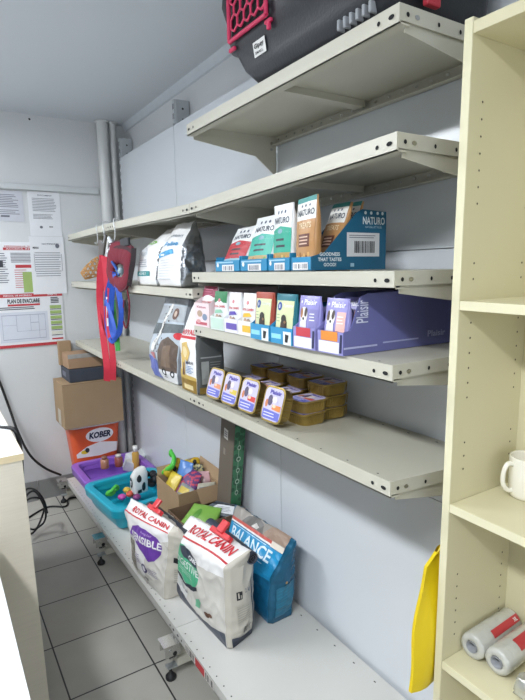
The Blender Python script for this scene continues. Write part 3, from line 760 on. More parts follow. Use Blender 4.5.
for k in range(5):
    z_ = .42+.07*k; ww = .16+.04*(k % 2)
    A.ell(.5, z_, ww, .016, P('#a9bda9'), 2, 14); A.ell(.5, z_, ww*.6, .009, P('#2f5b41'), 3, 12)
A.rect(.46, .40, .50, .74, P('#a9bda9'), 2)
B = Art(q, lambda s, t_, o=0: Tl @ V((-.03-o, .065-.13*s, .84*t_))); B.rect(.28, .72, .58, .78, P('#d6d4cf'), 1); B.lines(.32, .73, .54, .77, 3, ink, 2, .4); B.rect(.3, .62, .45, .66, P('#8a8178'), 1)
q.build('box_body', t)
# green bag and dark bag inside lower carton
pack('treat_bag', [(-.33, 1.40, .40), (-.25, 1.245, .41), (-.14, 1.30, .485), (-.22, 1.43, .48)], .03, P('#7aa84a', .35), 'bright green treat bag lying in the darker open carton', 'bag', lambda A: (A.ell(.4, .5, .12, .3, P('#4f8a2c')),), .015)
def dbag(A): A.rect(.2, .2, .98, .8, P('#d6d8dc'), 1); A.lines(.3, .28, .85, .68, 4, ink, 2, .3); A.rect(.0, .8, 1, .9, P('#20242c'), 1)
pack('treat_bag', [(-.235, 1.39, .445), (-.12, 1.245, .455), (-.045, 1.25, .485), (-.14, 1.36, .50)], .03, P('#596068', .35), 'dark grey bag with a pale label lying on the green one', 'bag', dbag, .012)

# ================================================================== BIG BAGS ON THE BASE DECK
beige = M('bag_beige', '#c9c3b8', .42, var=.06, scale=8); whiteb = M('bag_white', '#ecebeb', .32, var=.02, scale=6)
RED = P('#c9323c', .4)
def clip(c, ax, up, label, sc=1.):
    """red T-shaped bag clip: bar along ax, handle along up"""
    c, ax, up = V(c), V(ax).normalized(), V(up).normalized(); n = ax.cross(up).normalized()
    rm = P('#d8373f', .3)
    t = thing('bag_clip', label, 'clip', c, 'red bag clips')
    def bx(a0, a1, b0, b1, n0, n1):
        q = MB(); X = Matrix((( ax.x, up.x, n.x, c.x), (ax.y, up.y, n.y, c.y), (ax.z, up.z, n.z, c.z), (0, 0, 0, 1)))
        return q.box((a0*sc, b0*sc, n0*sc), (a1*sc, b1*sc, n1*sc), rm, .003*sc, X)
    bx(-.062, .062, -.012, .010, 0, .012).build('jaw', t); bx(-.062, .062, -.012, .010, -.014, -.002).build('jaw', t)
    bx(-.02, .02, .0, .050, .006, .020).build('grip', t)
def rolltop(a, b, r, mat, parent, inner=dark_m):
    a, b = V(a), V(b); d = (b-a).normalized()
    q = MB(); q.cyl(a, b, r, mat, 20); 
    x = d.orthogonal().normalized(); y = d.cross(x)
    q.add([b+d*.0008+x*cos(2*pi*i/16)*r*.8+y*sin(2*pi*i/16)*r*.62 for i in range(16)], [list(range(16))], inner)
    sp = [b+d*.002+(x*cos(tt)+y*sin(tt))*r*(.1+.6*tt/12) for tt in [k*.6 for k in range(21)]]
    q.tube(sp, .0012, mat, 6, 2)
    q.build('rolled_top', parent)

# --- bag 2 : white / green, nearest
zb = .209
FLb, FRb, BRb, BLb = V((-.402, 1.19, zb)), V((-.398, .800, zb-.001)), V((-.245, .825, zb-.003)), V((-.25, 1.19, zb-.003))
FLs, FRs, BRs, BLs = V((-.395, 1.225, .475)), V((-.395, .812, .525)), V((-.235, .83, .50)), V((-.24, 1.21, .47))
FLt, FRt, BRt, BLt = V((-.335, 1.185, .555)), V((-.285, .795, .565)), V((-.272, .80, .560)), V((-.322, 1.19, .550))
SH = V((-.022, -.012, 0))
FLb, FRb, BRb, BLb, FLs, FRs, BRs, BLs, FLt, FRt, BRt, BLt = [p+SH for p in (FLb, FRb, BRb, BLb, FLs, FRs, BRs, BLs, FLt, FRt, BRt, BLt)]
D_ = V((.020, -.022, 0)); FRb += D_; FRs += D_; FRt += D_*.6
t2 = thing('pet_food_bag', 'white and green pet food bag with rolled top, nearest on the base deck', 'bag', (-.32, 1.0, zb), 'big food bags on the base deck')
b = Bag([(0, FLb, FRb, BRb, BLb), (.08, FLb.lerp(FLs, .1)+V((-.006, .006, 0)), FRb.lerp(FRs, .1)+V((-.006, -.004, 0)), BRb.lerp(BRs, .1)+V((.004, -.004, 0)), BLb.lerp(BLs, .1)),
         (.72, FLs, FRs, BRs, BLs), (.98, FLt, FRt, BRt, BLt), (1, FLt+V((.004, 0, -.002)), FRt+V((.004, 0, -.002)), BRt, BLt)], (.024, .012, .02, .014), .007, 9, 3, 40, 70)
q = MB(); b.mesh(q, [whiteb, beige, beige, whiteb])
A = b.art(q)
navy = P('#3c4353', .4); gr = P('#4fae85', .38); pale = P('#cfccc6', .4)
A.rect(.0, .0, 1, .66, pale, 0)
A.poly([(0, 0), (1, 0), (1, .15), (.78, .11), (.5, .10), (.25, .13), (0, .22)], navy, 1)
A.poly([(.0, .22), (.25, .13), (.3, .2), (.42, .42), (.2, .34), (0, .36)], P('#dcdcdc', .38), 1)
A.rect(0, .63, 1, .695, whiteb, 1)
A.poly([(.0, .63), (.1, .69), (.25, .71), (.42, .70), (.56, .64), (.62, .56), (.60, .44), (.50, .36), (.30, .34), (.12, .37), (0, .42)], gr, 2)
A.poly([(.18, .68), (.30, .71), (.44, .70), (.56, .645), (.60, .59), (.5, .585), (.3, .60), (.2, .63)], navy, 3)
A.text('CARE', .40, .61, .56, .655, white_p, 4, .03); A.text('DIGESTIVE', .09, .50, .62, .57, white_p, 4, .01)
A.lines(.12, .42, .5, .48, 3, P('#bfe3d2'), 4, .3)
A.poly([(0, .36), (.12, .335), (.3, .31), (.5, .33), (.58, .37), (.58, .40), (.3, .335), (.1, .37), (0, .40)], P('#2e3442'), 3)
A.ell(.30, .24, .02, .016, ink, 3); A.ell(.12, .27, .06, .05, P('#c5c8c8'), 2); A.ell(.22, .27, .05, .04, P('#b5b8ba'), 2)
A.poly([(.48, .17), (.56, .18), (.63, .27), (.6, .30), (.5, .25)], P('#67b48f'), 3)
A.ell(.72, .20, .05, .022, P('#5a3f34'), 3, 10); A.ell(.78, .215, .035, .018, P('#6b4c3e'), 4, 10)
A.rect(0, .745, 1, .765, RED, 2)
A.text('ROYAL CANIN', .16, .82, .93, .93, RED, 3, .03)
B = b.art(q, 1)
B.rect(.0, .0, 1, .07, navy, 1); B.poly([(0, 0), (0, .10), (1, .04), (1, 0)], navy, 1)
B.poly([(.94, 0), (1, 0), (1, .6), (.94, .55)], navy, 1)
B.rect(.2, .42, .42, .49, black_p, 1); B.rect(.25, .435, .3, .48, beige, 2); B.rect(.34, .43, .37, .46, beige, 2); B.text('2 kg', .55, .45, .85, .50, ink, 1)
B.rect(.2, .2, .8, .36, P('#bdb8ad'), 1); B.lines(.22, .21, .78, .35, 7, P('#a39e94'), 2, .35, .1)
B.rect(.45, .09, .82, .165, P('#d8d4cb'), 1); B.bars(.47, .095, .80, .16, 14, black_p, 2)
q.build('bag_body', t2)
rolltop(V((-.252, 1.17, .505))+SH, V((-.256, .806, .520))+SH, .024, navy, t2)
clip(V((-.318, .935, .580))+SH, (.12, -1, .02), (.6, .1, .5), 'red plastic clip closing the white and green bag')

# --- bag 1 : white / purple
zb = .200
FLb, FRb, BRb, BLb = V((-.500, 1.52, zb)), V((-.488, 1.245, zb)), V((-.345, 1.225, zb)), V((-.33, 1.50, zb-.002))
FLs, FRs, BRs, BLs = V((-.505, 1.645, .455)), V((-.465, 1.205, .505)), V((-.37, 1.15, .49)), V((-.36, 1.55, .45))
FLt, FRt, BRt, BLt = V((-.475, 1.62, .515)), V((-.43, 1.195, .54)), V((-.42, 1.19, .535)), V((-.465, 1.62, .508))
SH = V((-.008, -.035, 0))
FLb, FRb, BRb, BLb, FLs, FRs, BRs, BLs, FLt, FRt, BRt, BLt = [p+SH for p in (FLb, FRb, BRb, BLb, FLs, FRs, BRs, BLs, FLt, FRt, BRt, BLt)]
D_ = V((.016, -.018, 0)); FRb += D_; FRs += D_; FRt += D_*.4
t1 = thing('pet_food_bag', 'white and purple pet food bag with rolled top, farther along the base deck', 'bag', (-.42, 1.38, zb), 'big food bags on the base deck')
b = Bag([(0, FLb, FRb, BRb, BLb), (.08, FLb.lerp(FLs, .1)+V((-.004, .006, 0)), FRb.lerp(FRs, .1), BRb.lerp(BRs, .1), BLb.lerp(BLs, .1)),
         (.74, FLs, FRs, BRs, BLs), (.98, FLt, FRt, BRt, BLt), (1, FLt+V((.004, 0, -.002)), FRt+V((.004, 0, -.002)), BRt, BLt)], (.034, .016, .02, .016), .008, 9, 8, 40, 70)
q = MB(); b.mesh(q, [whiteb, beige, beige, whiteb]); A = b.art(q); pur = P('#6b3fa0', .38)
A.poly([(.5, 0), (1, 0), (1, .66), (.86, .62), (.72, .50), (.6, .35)], pale, 0); A.rect(0, 0, .5, .12, pale, 0)
A.poly([(.22, .56), (.30, .66), (.46, .71), (.66, .71), (.82, .67), (.92, .60), (.92, .50), (.82, .40), (.70, .36), (.6, .42), (.42, .50)], pur, 1)
A.text('SENSIBLE', .30, .535, .92, .62, white_p, 3, .025); A.text('Regular', .55, .64, .76, .675, P('#cdb8e4'), 3, .0)
cat = net_material('grey_fur_print', '#5d5a52', '#98928a', 160)
A.poly([(.08, .10), (.2, .08), (.3, .25), (.34, .40), (.30, .50), (.26, .47), (.2, .50), (.16, .44), (.12, .3)], cat, 2)
A.ell(.225, .42, .075, .055, P('#8e8a80'), 3); A.ell(.20, .43, .014, .010, P('#2c2c28'), 4, 8); A.ell(.25, .43, .014, .010, P('#2c2c28'), 4, 8)
A.ell(.56, .24, .085, .05, P('#463a6b'), 2); A.ell(.56, .24, .05, .03, P('#d8d4dc'), 3); A.lines(.66, .2, .9, .28, 4, P('#8a86a0'), 2, .35)
A.lines(.34, .25, .5, .38, 5, P('#8b7fa8'), 2, .3); A.text('2kg', .5, .10, .62, .14, inkd, 2)
A.rect(0, .75, 1, .775, RED, 2); A.text('ROYAL CANIN', .20, .82, .96, .93, RED, 3, .03)
B = b.art(q, 1); B.rect(.1, .44, .35, .50, black_p, 1); B.rect(.15, .2, .8, .38, P('#bdb8ad'), 1); B.lines(.17, .21, .78, .37, 7, P('#a39e94'), 2, .35, .1); B.bars(.45, .08, .85, .15, 14, black_p, 2)
q.build('bag_body', t1)
rolltop(V((-.395, 1.58, .47))+SH, V((-.385, 1.165, .495))+SH, .024, P('#33363f'), t1)
clip(V((-.448, 1.36, .553))+SH, (.1, -1, .06), (.6, .1, .5), 'red plastic clip closing the white and purple bag', .9)

# --- bag 3 : blue BALANCE
zb = .2
FLb, FRb, BRb, BLb = V((-.205, 1.14, zb+.001)), V((-.195, .81, zb+.001)), V((-.075, .815, zb)), V((-.075, 1.14, zb))
FLs, FRs, BRs, BLs = V((-.212, 1.15, .405)), V((-.197, .785, .405)), V((-.06, .81, .42)), V((-.06, 1.15, .42))
FLt, FRt, BRt, BLt = V((-.115, 1.22, .525)), V((-.10, .775, .545)), V((-.088, .775, .54)), V((-.10, 1.22, .52))
t3 = thing('pet_food_bag', 'shiny blue dog food bag standing against the back panel on the base deck', 'bag', (-.14, .97, zb), 'big food bags on the base deck')
b = Bag([(0, FLb, FRb, BRb, BLb), (.08, FLb.lerp(FLs, .1), FRb.lerp(FRs, .1)+V((-.004, -.004, 0)), BRb.lerp(BRs, .1), BLb.lerp(BLs, .1)), (.55, FLs, FRs, BRs, BLs), (.97, FLt, FRt, BRt, BLt), (1, FLt+V((.004, 0, 0)), FRt+V((.004, 0, 0)), BRt, BLt)], (.014, .008, .0, .008), .0065, 12, 5, 36, 60)
q = MB(); blue = M('bag_blue', '#1a6c98', .28, .25, var=.08, scale=9); blued = M('bag_blue_side', '#1c5f80', .25, .35, var=.12, scale=12, bump=.3, bscale=18)
b.mesh(q, [blue, blued, blued, blued]); A = b.art(q); sky_b = P('#1f8fc4', .32)
A.rect(0, .52, 1, .80, sky_b, 1); A.rect(0, .81, 1, .828, white_p, 2); A.rect(0, .828, 1, .86, P('#c4574f'), 2); A.rect(.80, .805, 1, .862, P('#e2d8cc'), 3)
A.text('BALANCE', .07, .65, .88, .775, P('#d9eaf4'), 3, .02); A.rect(.06, .79, .74, .797, P('#bfe0f0'), 3); A.rect(.04, .615, .8, .622, P('#bfe0f0'), 3)
A.rect(0, .86, 1, 1, P('#9a948e', .35), 1); A.poly([(.2, .86), (.28, .95), (.42, .99), (.55, .96), (.62, .86)], P('#6c6a68'), 2); A.poly([(.62, .86), (.7, .97), (1, 1), (1, .87)], P('#9c8474'), 2)
A.poly([(.4, .87), (.46, .93), (.52, .9), (.5, .87)], P('#c8c4c0'), 3)
B = b.art(q, 1); B.rect(.05, .1, .95, .42, P('#226f8e', .3), 1); B.lines(.1, .14, .9, .4, 8, P('#2d83a3', .3), 2, .25, .1); B.ell(.5, .45, .05, .012, P('#b8956a'), 2)
q.build('bag_body', t3)

# ================================================================== BAGS ON SHELF UNDER (z 1.12)
zs_ = 1.122
t = thing('dog_food_bag', 'grey and blue dog food bag standing left of the tall gold bag', 'bag', (-.28, 1.33, zs_), 'dog food bags on the long shelf')
b = Bag([(0, (-.375, 1.46, zs_), (-.365, 1.205, zs_), (-.19, 1.205, zs_-.003), (-.19, 1.46, zs_-.003)), (.12, (-.38, 1.50, 1.16), (-.37, 1.20, 1.16), (-.18, 1.2, 1.15), (-.18, 1.48, 1.15)),
         (.4, (-.375, 1.535, 1.25), (-.365, 1.19, 1.25), (-.18, 1.20, 1.25), (-.18, 1.52, 1.25)), (.93, (-.325, 1.43, 1.46), (-.325, 1.16, 1.465), (-.29, 1.16, 1.46), (-.29, 1.43, 1.455)), (1, (-.325, 1.43, 1.480), (-.325, 1.16, 1.484), (-.315, 1.16, 1.48), (-.315, 1.43, 1.477))], (.018, .008, .01, .008), .005, 11, 9, 30, 50)
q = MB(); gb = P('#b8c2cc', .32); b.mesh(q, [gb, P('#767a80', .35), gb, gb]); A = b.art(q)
A.rect(0, .9, 1, 1, P('#8e9298', .35), 1); A.poly([(.0, .55), (1, .62), (1, .70), (0, .68)], P('#5c6468'), 1); A.rect(.0, .72, 1, .88, P('#a8aeb4', .35), 1)
A.poly([(.42, .14), (.5, .5), (.7, .56), (.98, .48), (.98, .15)], P('#5e4e44'), 2); A.poly([(.55, .2), (.62, .45), (.8, .48), (.8, .2)], P('#7a6656'), 3)
A.poly([(.2, .33), (.32, .40), (.55, .9), (.45, .9), (.3, .55), (.15, .45)], P('#e2e0dc'), 3)
for i in range(22): A.ell(.2+.25*random.random()+.008*i, .36+.024*i, .018, .011, P('#4a3c38'), 4, 8)
A.ell(.72, .80, .10, .06, P('#6a4a40'), 3); A.ell(.72, .80, .05, .03, P('#c9b4a4'), 4)
A.poly([(0, .02), (.42, .02), (.40, .26), (.0, .30)], P('#5d6cb4', .35), 3); A.poly([(.42, .0), (1, .0), (1, .15), (.42, .15)], P('#dfe0e2'), 3)
A.poly([(.2, .28), (.1, .34), (.35, .36), (.36, .28)], P('#c07a7a'), 4)
A.ell(.62, .13, .07, .045, black_p, 5); A.ell(.62, .13, .035, .024, white_p, 6); A.ell(.85, .12, .06, .045, black_p, 5); A.ell(.85, .12, .03, .02, white_p, 6); A.rect(.56, .06, .66, .07, inkd, 5)
A.ell(.94, .58, .12, .035, RED, 5)
q.build('bag_body', t)
t = thing('dog_food_bag', 'tall gold and white dog food bag beside the golden trays', 'bag', (-.33, 1.07, zs_), 'dog food bags on the long shelf')
b = Bag([(0, (-.378, 1.150, zs_), (-.378, 1.004, zs_), (-.26, 1.0045, zs_-.004), (-.26, 1.15, zs_-.004)), (.6, (-.378, 1.16, 1.31), (-.378, 1.006, 1.31), (-.26, 1.006, 1.31), (-.26, 1.16, 1.31)),
         (.93, (-.35, 1.10, 1.44), (-.345, 1.01, 1.46), (-.31, 1.01, 1.46), (-.31, 1.10, 1.44)), (1, (-.34, 1.07, 1.478), (-.34, 1.02, 1.48), (-.33, 1.02, 1.48), (-.33, 1.07, 1.478))], (.008, .004, .008, .006), .003, 13, 6, 14, 30, (.03, .06))
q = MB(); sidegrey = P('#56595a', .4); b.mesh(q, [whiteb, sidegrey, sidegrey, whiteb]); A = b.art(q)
A.rect(0, 0, 1, .16, P('#a8863a', .3, metal=.4), 1); A.poly([(0, .16), (1, .16), (1, .20), (.4, .22), (0, .28)], P('#c9ab5a'), 1)
A.rect(0, .645, 1, .67, RED, 2); A.text('ROYAL', .1, .68, .95, .73, RED, 3, .03)
A.poly([(.15, .3), (.1, .45), (.3, .6), (.6, .62), (.75, .5), (.6, .38), (.45, .42), (.4, .2), (.2, .2)], P('#d9b76a'), 2); A.ell(.45, .5, .16, .07, P('#e9d6a4'), 3); A.poly([(.2, .2), (.3, .36), (.38, .36), (.38, .2)], P('#6b4a34'), 3)
A.text('Adult', .55, .36, .9, .40, inkd, 3); A.lines(.5, .24, .9, .34, 5, P('#5b86b8'), 3, .4); A.ell(.58, .37, .05, .02, P('#2c3c6c'), 4)
A.rect(.2, .03, .8, .09, P('#e2cf9a'), 2)
B = b.art(q, 1); B.rect(.08, .44, .95, .455, P('#a0a3a4'), 1); B.rect(.1, .12, .4, .4, P('#9ea1a0'), 1); B.lines(.45, .12, .9, .4, 9, P('#8c8f8f'), 1, .3); B.rect(0, 0, 1, .08, P('#8a6f34'), 1)
q.build('bag_body', t)

# ================================================================== FOIL BAGS ON MIDDLE SHELF
foil_m = M('silver_foil', '#9a9da2', .24, .9, var=.3, scale=16, bump=1., bscale=16)
zz = 1.529
def foilbag(ya, yb, xa, label, art, seed, ridge):
    t = thing('foil_bag', label, 'bag', (xa+.1, (ya+yb)/2, zz), 'white foil bags on the middle shelf')
    rl, rrr = ridge
    xb = xa+.105
    b = Bag([(0, (xa, ya, zz), (xa, yb, zz), (xb, yb, zz), (xb, ya, zz)), (.1, (xa-.006, ya+.008, zz+.03), (xa-.006, yb-.006, zz+.03), (xb, yb-.004, zz+.03), (xb, ya, zz+.03)),
             (.55, (xa+.01, ya+.0, zz+.15), (xa+.012, yb+.0, zz+.15), (xb, yb-.0, zz+.14), (xb, ya, zz+.14)),
             (.95, rl, rrr, rrr+V((.01, 0, -.004)), rl+V((.01, 0, -.004))), (1, rl+V((.006, 0, .006)), rrr+V((.006, 0, .006)), rrr+V((.01, 0, .004)), rl+V((.01, 0, .004)))], (.012, .006, .012, .006), .006, 13, seed, 18, 30)
    q = MB(); b.mesh(q, [whiteb, foil_m, foil_m, whiteb]); art(b.art(q)); q.build('bag_body', t)
def fa(A): A.ell(.45, .66, .22, .035, P('#78b04a'), 1); A.text('FARM', .3, .645, .6, .675, white_p, 3); A.ell(.4, .52, .2, .05, P('#c8ccd0'), 1); A.rect(.0, .14, .75, .22, P('#2d8a8c'), 1); A.text('ADULT', .1, .16, .6, .20, white_p, 3); A.lines(.15, .28, .7, .42, 4, P('#9aa0aa'), 2, .3)
def fb(A): A.poly([(0, .42), (.75, .47), (.72, .54), (0, .50)], P('#3b9fd4'), 1); A.text('Feline', .25, .57, .85, .64, P('#3f9ad0'), 2, .03); A.text('Urinary', .35, .70, .9, .76, P('#8a929c'), 2); A.lines(.1, .08, .8, .4, 8, P('#c5c8ce'), 1, .2); A.rect(.1, .45, .3, .48, white_p, 3)
foilbag(1.635, 1.40, -.365, 'white foil bag with a teal band, farther left on the middle shelf', fa, 3, (V((-.265, 1.535, 1.772)), V((-.25, 1.36, 1.780))))
foilbag(1.375, 1.135, -.368, 'white foil bag with a blue band and crumpled silver side', fb, 11, (V((-.300, 1.335, 1.775)), V((-.292, 1.165, 1.782))))

# ================================================================== TREAT CARTONS AND POUCHES (upper product shelf)
teal_c = P('#1c5f80', .5); teal_l = P('#1f86b4', .45); zu = 1.5845
def pouch_art(top, mid, low, word, txtc=inkd, capc=None):
    def f(A):
        A.rect(0, .62, 1, 1, P('#e8e9ea', .35), 1); A.rect(0, .25, 1, .56, mid, 1); A.poly([(0, .56), (1, .56), (1, .62), (.5, .66), (0, .60)], mid, 2)
        A.rect(0, 0, 1, .25, low, 1)
        A.text('NATURO', .12, .70, .9, .80, P('#2c3a4c'), 3, .02)
        for x in (.32, .5, .68): A.ell(x, .88, .04, .03, P('#44506a'), 3, 8)
        A.lines(.25, .30, .75, .5, 2, txtc, 3, .35, .1); A.ell(.5, .58, .12, .04, P('#7fa8b8'), 3)
        for i in range(9): A.ell(.1+.1*i, .12+.06*random.random(), .05, .05, random.choice([P('#d99a52'), P('#c8743c'), P('#e3c07c'), P('#7aa85a')]), 2, 8)
        if capc: A.rect(0, .95, 1, 1, capc, 3)
    return f
def treat(y0, y1, label_box, label_p, art, TL, TR, col, plabel=True, zt=.048):
    t = thing('display_carton', label_box, 'carton', (-.28, (y0+y1)/2, zu), 'blue display cartons on the upper product shelf')
    th = .003; q = MB()
    q.box((-.378, y1, zu), (-.14, y0, zu+th), teal_c)
    q.box((-.378, y1, zu+th), (-.378+th, y0, zu+zt*.75), teal_l); q.box((-.14-th, y1, zu+th), (-.14, y0, zu+zt), teal_c)
    for y in (y1, y0-th): q.box((-.375, y, zu+th), (-.143, y+th, zu+zt), teal_l)
    A = Art(q, flatS((-.378, y0, zu), (0, y1-y0, 0), (0, 0, zt*.75))); A.rect(.3, .05, .8, .62, P('#e6e4e4'), 1); A.bars(.36, .12, .74, .5, 8, ink, 2); A.ell(.12, .6, .05, .2, white_p, 2, 8); A.lines(.05, .7, .9, .95, 1, P('#9cc8e0'), 2, .5)
    q.build('carton_tray', t)
    BL = V((-.366, y0-.008, zu+.006)); BR = V((-.366, y1+.008, zu+.006))
    pack('treat_pouch', [BL, BR, V(TR), V(TL)], .03, P('#e6e7e8', .32), label_p, 'pouch', art, .008, .002, 'treat pouches on the upper product shelf', seed=int(y0*100), NT=22)
treat(.825, .665, 'leftmost blue display carton holding a red pouch', 'red and white treat pouch leaning back, leftmost', pouch_art(None, P('#b8323c'), P('#8fb8c8'), 'x'), (-.30, .80, 1.726), (-.30, .665, 1.728), None)
treat(.655, .505, 'blue display carton under the wide aqua pouch', 'wide aqua and white treat pouch, second from left', pouch_art(None, P('#3dae9c'), P('#c6a878'), 'x'), (-.325, .635, 1.745), (-.325, .500, 1.747), None)
treat(.495, .392, 'blue display carton under the narrow green pouch', 'narrow green and white treat pouch, third from left', pouch_art(None, P('#3aa890'), P('#b89a60'), 'x'), (-.355, .492, 1.765), (-.355, .400, 1.767), None)
def brown_art(A):
    A.rect(0, 0, 1, .68, P('#b98a5a', .35), 1); A.rect(0, .68, 1, .93, P('#e6e4e0', .35), 1); A.rect(0, .93, 1, 1, P('#3f8f8c'), 1); A.text('NATURO', .08, .74, .94, .83, P('#2c3a4c'), 3, .02)
    for x in (.3, .5, .7): A.ell(x, .88, .04, .02, P('#44506a'), 3, 8)
    A.text('TREATS', .2, .56, .85, .64, P('#e8d4b0'), 3, .02); A.rect(.2, .3, .8, .48, P('#6a3f33'), 2); A.lines(.26, .32, .74, .46, 3, P('#d8b8a4'), 3, .4, .1)
    for i in range(8): A.ell(.1+.11*i, .12+.07*random.random(), .06, .04, random.choice([P('#d9a968'), P('#9a6a3c'), P('#e3c998')]), 2, 8)
# big carton with cut-away side
yA, yB_ = .383, .295
t = thing('display_carton', 'big blue display carton with cut away side and barcode', 'carton', (-.24, .34, zu), 'blue display cartons on the upper product shelf')
q = MB(); side = [(-.378, zu), (-.116, zu), (-.116, zu+.156), (-.205, zu+.160), (-.225, zu+.150), (-.335, zu+.045), (-.378, zu+.035)]
for y in (yB_, yA-.003):
    q.prism([(x, y, z) for x, z in side], (0, .003, 0), teal_c)
q.box((-.378, yB_+.003, zu), (-.119, yA-.003, zu+.003), teal_c); q.box((-.378, yB_+.003, zu+.003), (-.375, yA-.003, zu+.035), teal_l); q.box((-.119, yB_+.003, zu+.003), (-.116, yA-.003, zu+.156), teal_c)
A = Art(q, flatS((-.378, yB_, zu), (.262, 0, 0), (0, 0, .158)))
A.text('NATURO', .665, .76, .975, .89, P('#dfe9ee'), 1, .02); A.text('NATURAL PET FOOD', .70, .70, .93, .735, P('#b8d0dc'), 1, .0)
for x in (.70, .78, .87, .94): A.ell(x, .955, .018, .03, P('#dfe9ee'), 1, 8)
A.rect(.45, .22, .90, .62, P('#d9dade'), 1); A.bars(.55, .28, .84, .48, 22, black_p, 2); A.lines(.48, .52, .86, .59, 2, ink, 2, .35); A.rect(.50, .05, .55, .11, P('#9cc0d4'), 1)
for i, (tx, a, c) in enumerate((('GOODNESS', .10, .36), ('THAT TASTES', .08, .38), ('GOOD!', .15, .31))): A.text(tx, a, .23-.085*i, c, .29-.085*i, P('#dfe9ee'), 1, .03)
F_ = Art(q, flatS((-.378, yA, zu), (0, yB_-yA, 0), (0, 0, .035))); F_.rect(.1, .05, .85, .6, P('#e6e4e4'), 1); F_.bars(.16, .15, .8, .5, 8, ink, 2)
q.build('carton_tray', t)
pb = P('#b98a5a', .35)
pack('treat_pouch', [(-.366, yA-.006, zu+.006), (-.366, yB_+.006, zu+.006), (-.352, yB_+.004, 1.776), (-.352, yA+.0, 1.770)], .024, pb, 'upright brown treat pouch left of the barcode carton', 'pouch', brown_art, .006, .002, 'treat pouches on the upper product shelf', NT=22)
pack('treat_pouch', [(-.315, yA-.006, zu+.006), (-.315, yB_+.006, zu+.006), (-.235, yB_+.006, 1.762), (-.235, yA-.006, 1.762)], .03, pb, 'brown treat pouch leaning inside the barcode carton, front one', 'pouch', brown_art, .006, .002, 'treat pouches on the upper product shelf', NT=22)
pack('treat_pouch', [(-.27, yA-.006, zu+.006), (-.27, yB_+.006, zu+.006), (-.195, yB_+.006, 1.766), (-.195, yA-.006, 1.766)], .03, pb, 'brown treat pouch leaning inside the barcode carton, back one', 'pouch', brown_art, .006, .002, 'treat pouches on the upper product shelf', NT=22)

# ================================================================== SMALL FOOD PACKS (lower product shelf)
def z3(y): return 1.3815+.009*y
def small(y0, y1, lab_box, lab_p, colbox, art_box, art_p, ztop, hbox=.045, x=-.392, colp='#e8e8ea', xt=None, prot=0.):
    z = z3((y0+y1)/2)+.0005
    t = thing('display_carton', lab_box, 'carton', (-.28, (y0+y1)/2, z), 'small display cartons on the lower product shelf')
    th = .0025; q = MB(); cm_ = P(colbox, .45)
    q.box((x, y1, z), (-.10, y0, z+th), cm_); q.box((x, y1, z+th), (x+th, y0, z+hbox), cm_); q.box((-.10-th, y1, z+th), (-.10, y0, z+hbox+.05), cm_)
    prof = [(x+th, z+th), (-.10-th, z+th), (-.10-th, z+hbox+.05), (x+.07, z+hbox+.045), (x+th, z+hbox)]
    for y in (y1, y0-th): q.prism([(a, y, b_) for a, b_ in prof], (0, th, 0), cm_)
    A = Art(q, flatS((x, y0, z), (0, y1-y0, 0), (0, 0, hbox))); art_box(A)
    q.build('carton_tray', t)
    xt = x+.022 if xt is None else xt
    pack('food_pouch', [(x+.008, y0-.006, z+.004), (x+.008, y1+.006, z+.004), (xt, y1+.004, ztop), (xt, y0-.004, ztop)], .022, P(colp, .32), lab_p, 'pouch', art_p, .006, .0015, 'food pouches on the lower product shelf', seed=int(y0*50), NT=20)
def rcart(top, c1, c2, name):
    def f(A):
        A.rect(0, .70, 1, 1, P(top, .35), 1); A.ell(.5, .66, .30, .09, P('#f2f0f0', .35), 2); A.text('ROYAL CANIN', .08, .57, .92, .63, RED, 3, .03)
        A.ell(.5, .76, .1, .05, P('#d88a90'), 3); A.poly([(.15, .40), (.85, .44), (.7, .52), (.2, .50)], P(c1, .35), 3)
        A.ell(.4, .3, .15, .09, P('#b99a84'), 3); A.ell(.65, .3, .13, .08, P('#9a8478'), 4); A.rect(.1, .06, .95, .2, P(c2, .35), 3)
    return f
def plainart(c, word=None):
    def f(A):
        A.rect(.05, .1, .95, .9, P(c), 1)
        if word: A.text(word, .2, .3, .8, .7, white_p, 2, .02)
    return f
# pink carton: taller printed box with a burgundy pouch behind
def pinkbox(A): A.rect(0, 0, 1, 1, P('#ead7d9', .4), 1); A.text('Kitten', .2, .78, .8, .88, P('#b85a70'), 2); A.ell(.38, .55, .18, .14, P('#b59a86'), 2); A.ell(.72, .42, .16, .14, P('#7f8ea8'), 3); A.rect(.1, .08, .85, .2, P('#c25a68'), 2); A.ell(.3, .22, .15, .08, P('#d8a0a0'), 3)
small(.985, .865, 'pale pink printed carton at the left end of the lower product shelf', 'burgundy and white pouch above the pink carton', '#e4cdd0', pinkbox, lambda A: (A.rect(0, .72, 1, 1, P('#8e2446', .35), 1), A.lines(.2, .76, .8, .95, 3, P('#c06a84'), 3, .3), A.ell(.5, .68, .38, .09, P('#efe9ea'), 2), A.text('ROYAL CANIN', .1, .56, .9, .62, RED, 3, .02)), 1.532, hbox=.085, x=-.388, xt=-.345)
small(.850, .752, 'white and green carton of kitten food, second from left', 'green topped food pouch, second from left', '#dfe8e2', plainart('#c4dccf'), rcart('#2f7f50', '#8fc4a8', '#b8dcc8', 'x'), 1.519)
small(.748, .660, 'white and purple carton, third from left', 'white food pouch with a purple band, third from left', '#e2dfe8', lambda A: A.rect(.15, .25, .95, .7, P('#6a58b0'), 1), rcart('#e6e4e6', '#5a48a8', '#6a58b0', 'x'), 1.518)
small(.656, .566, 'white and yellow carton, fourth from left', 'white food pouch with a yellow band, fourth from left', '#e8e6de', lambda A: A.rect(.3, .25, 1, .7, P('#e6b93a'), 1), rcart('#e6e4e6', '#e6b93a', '#e6b93a', 'x'), 1.518)
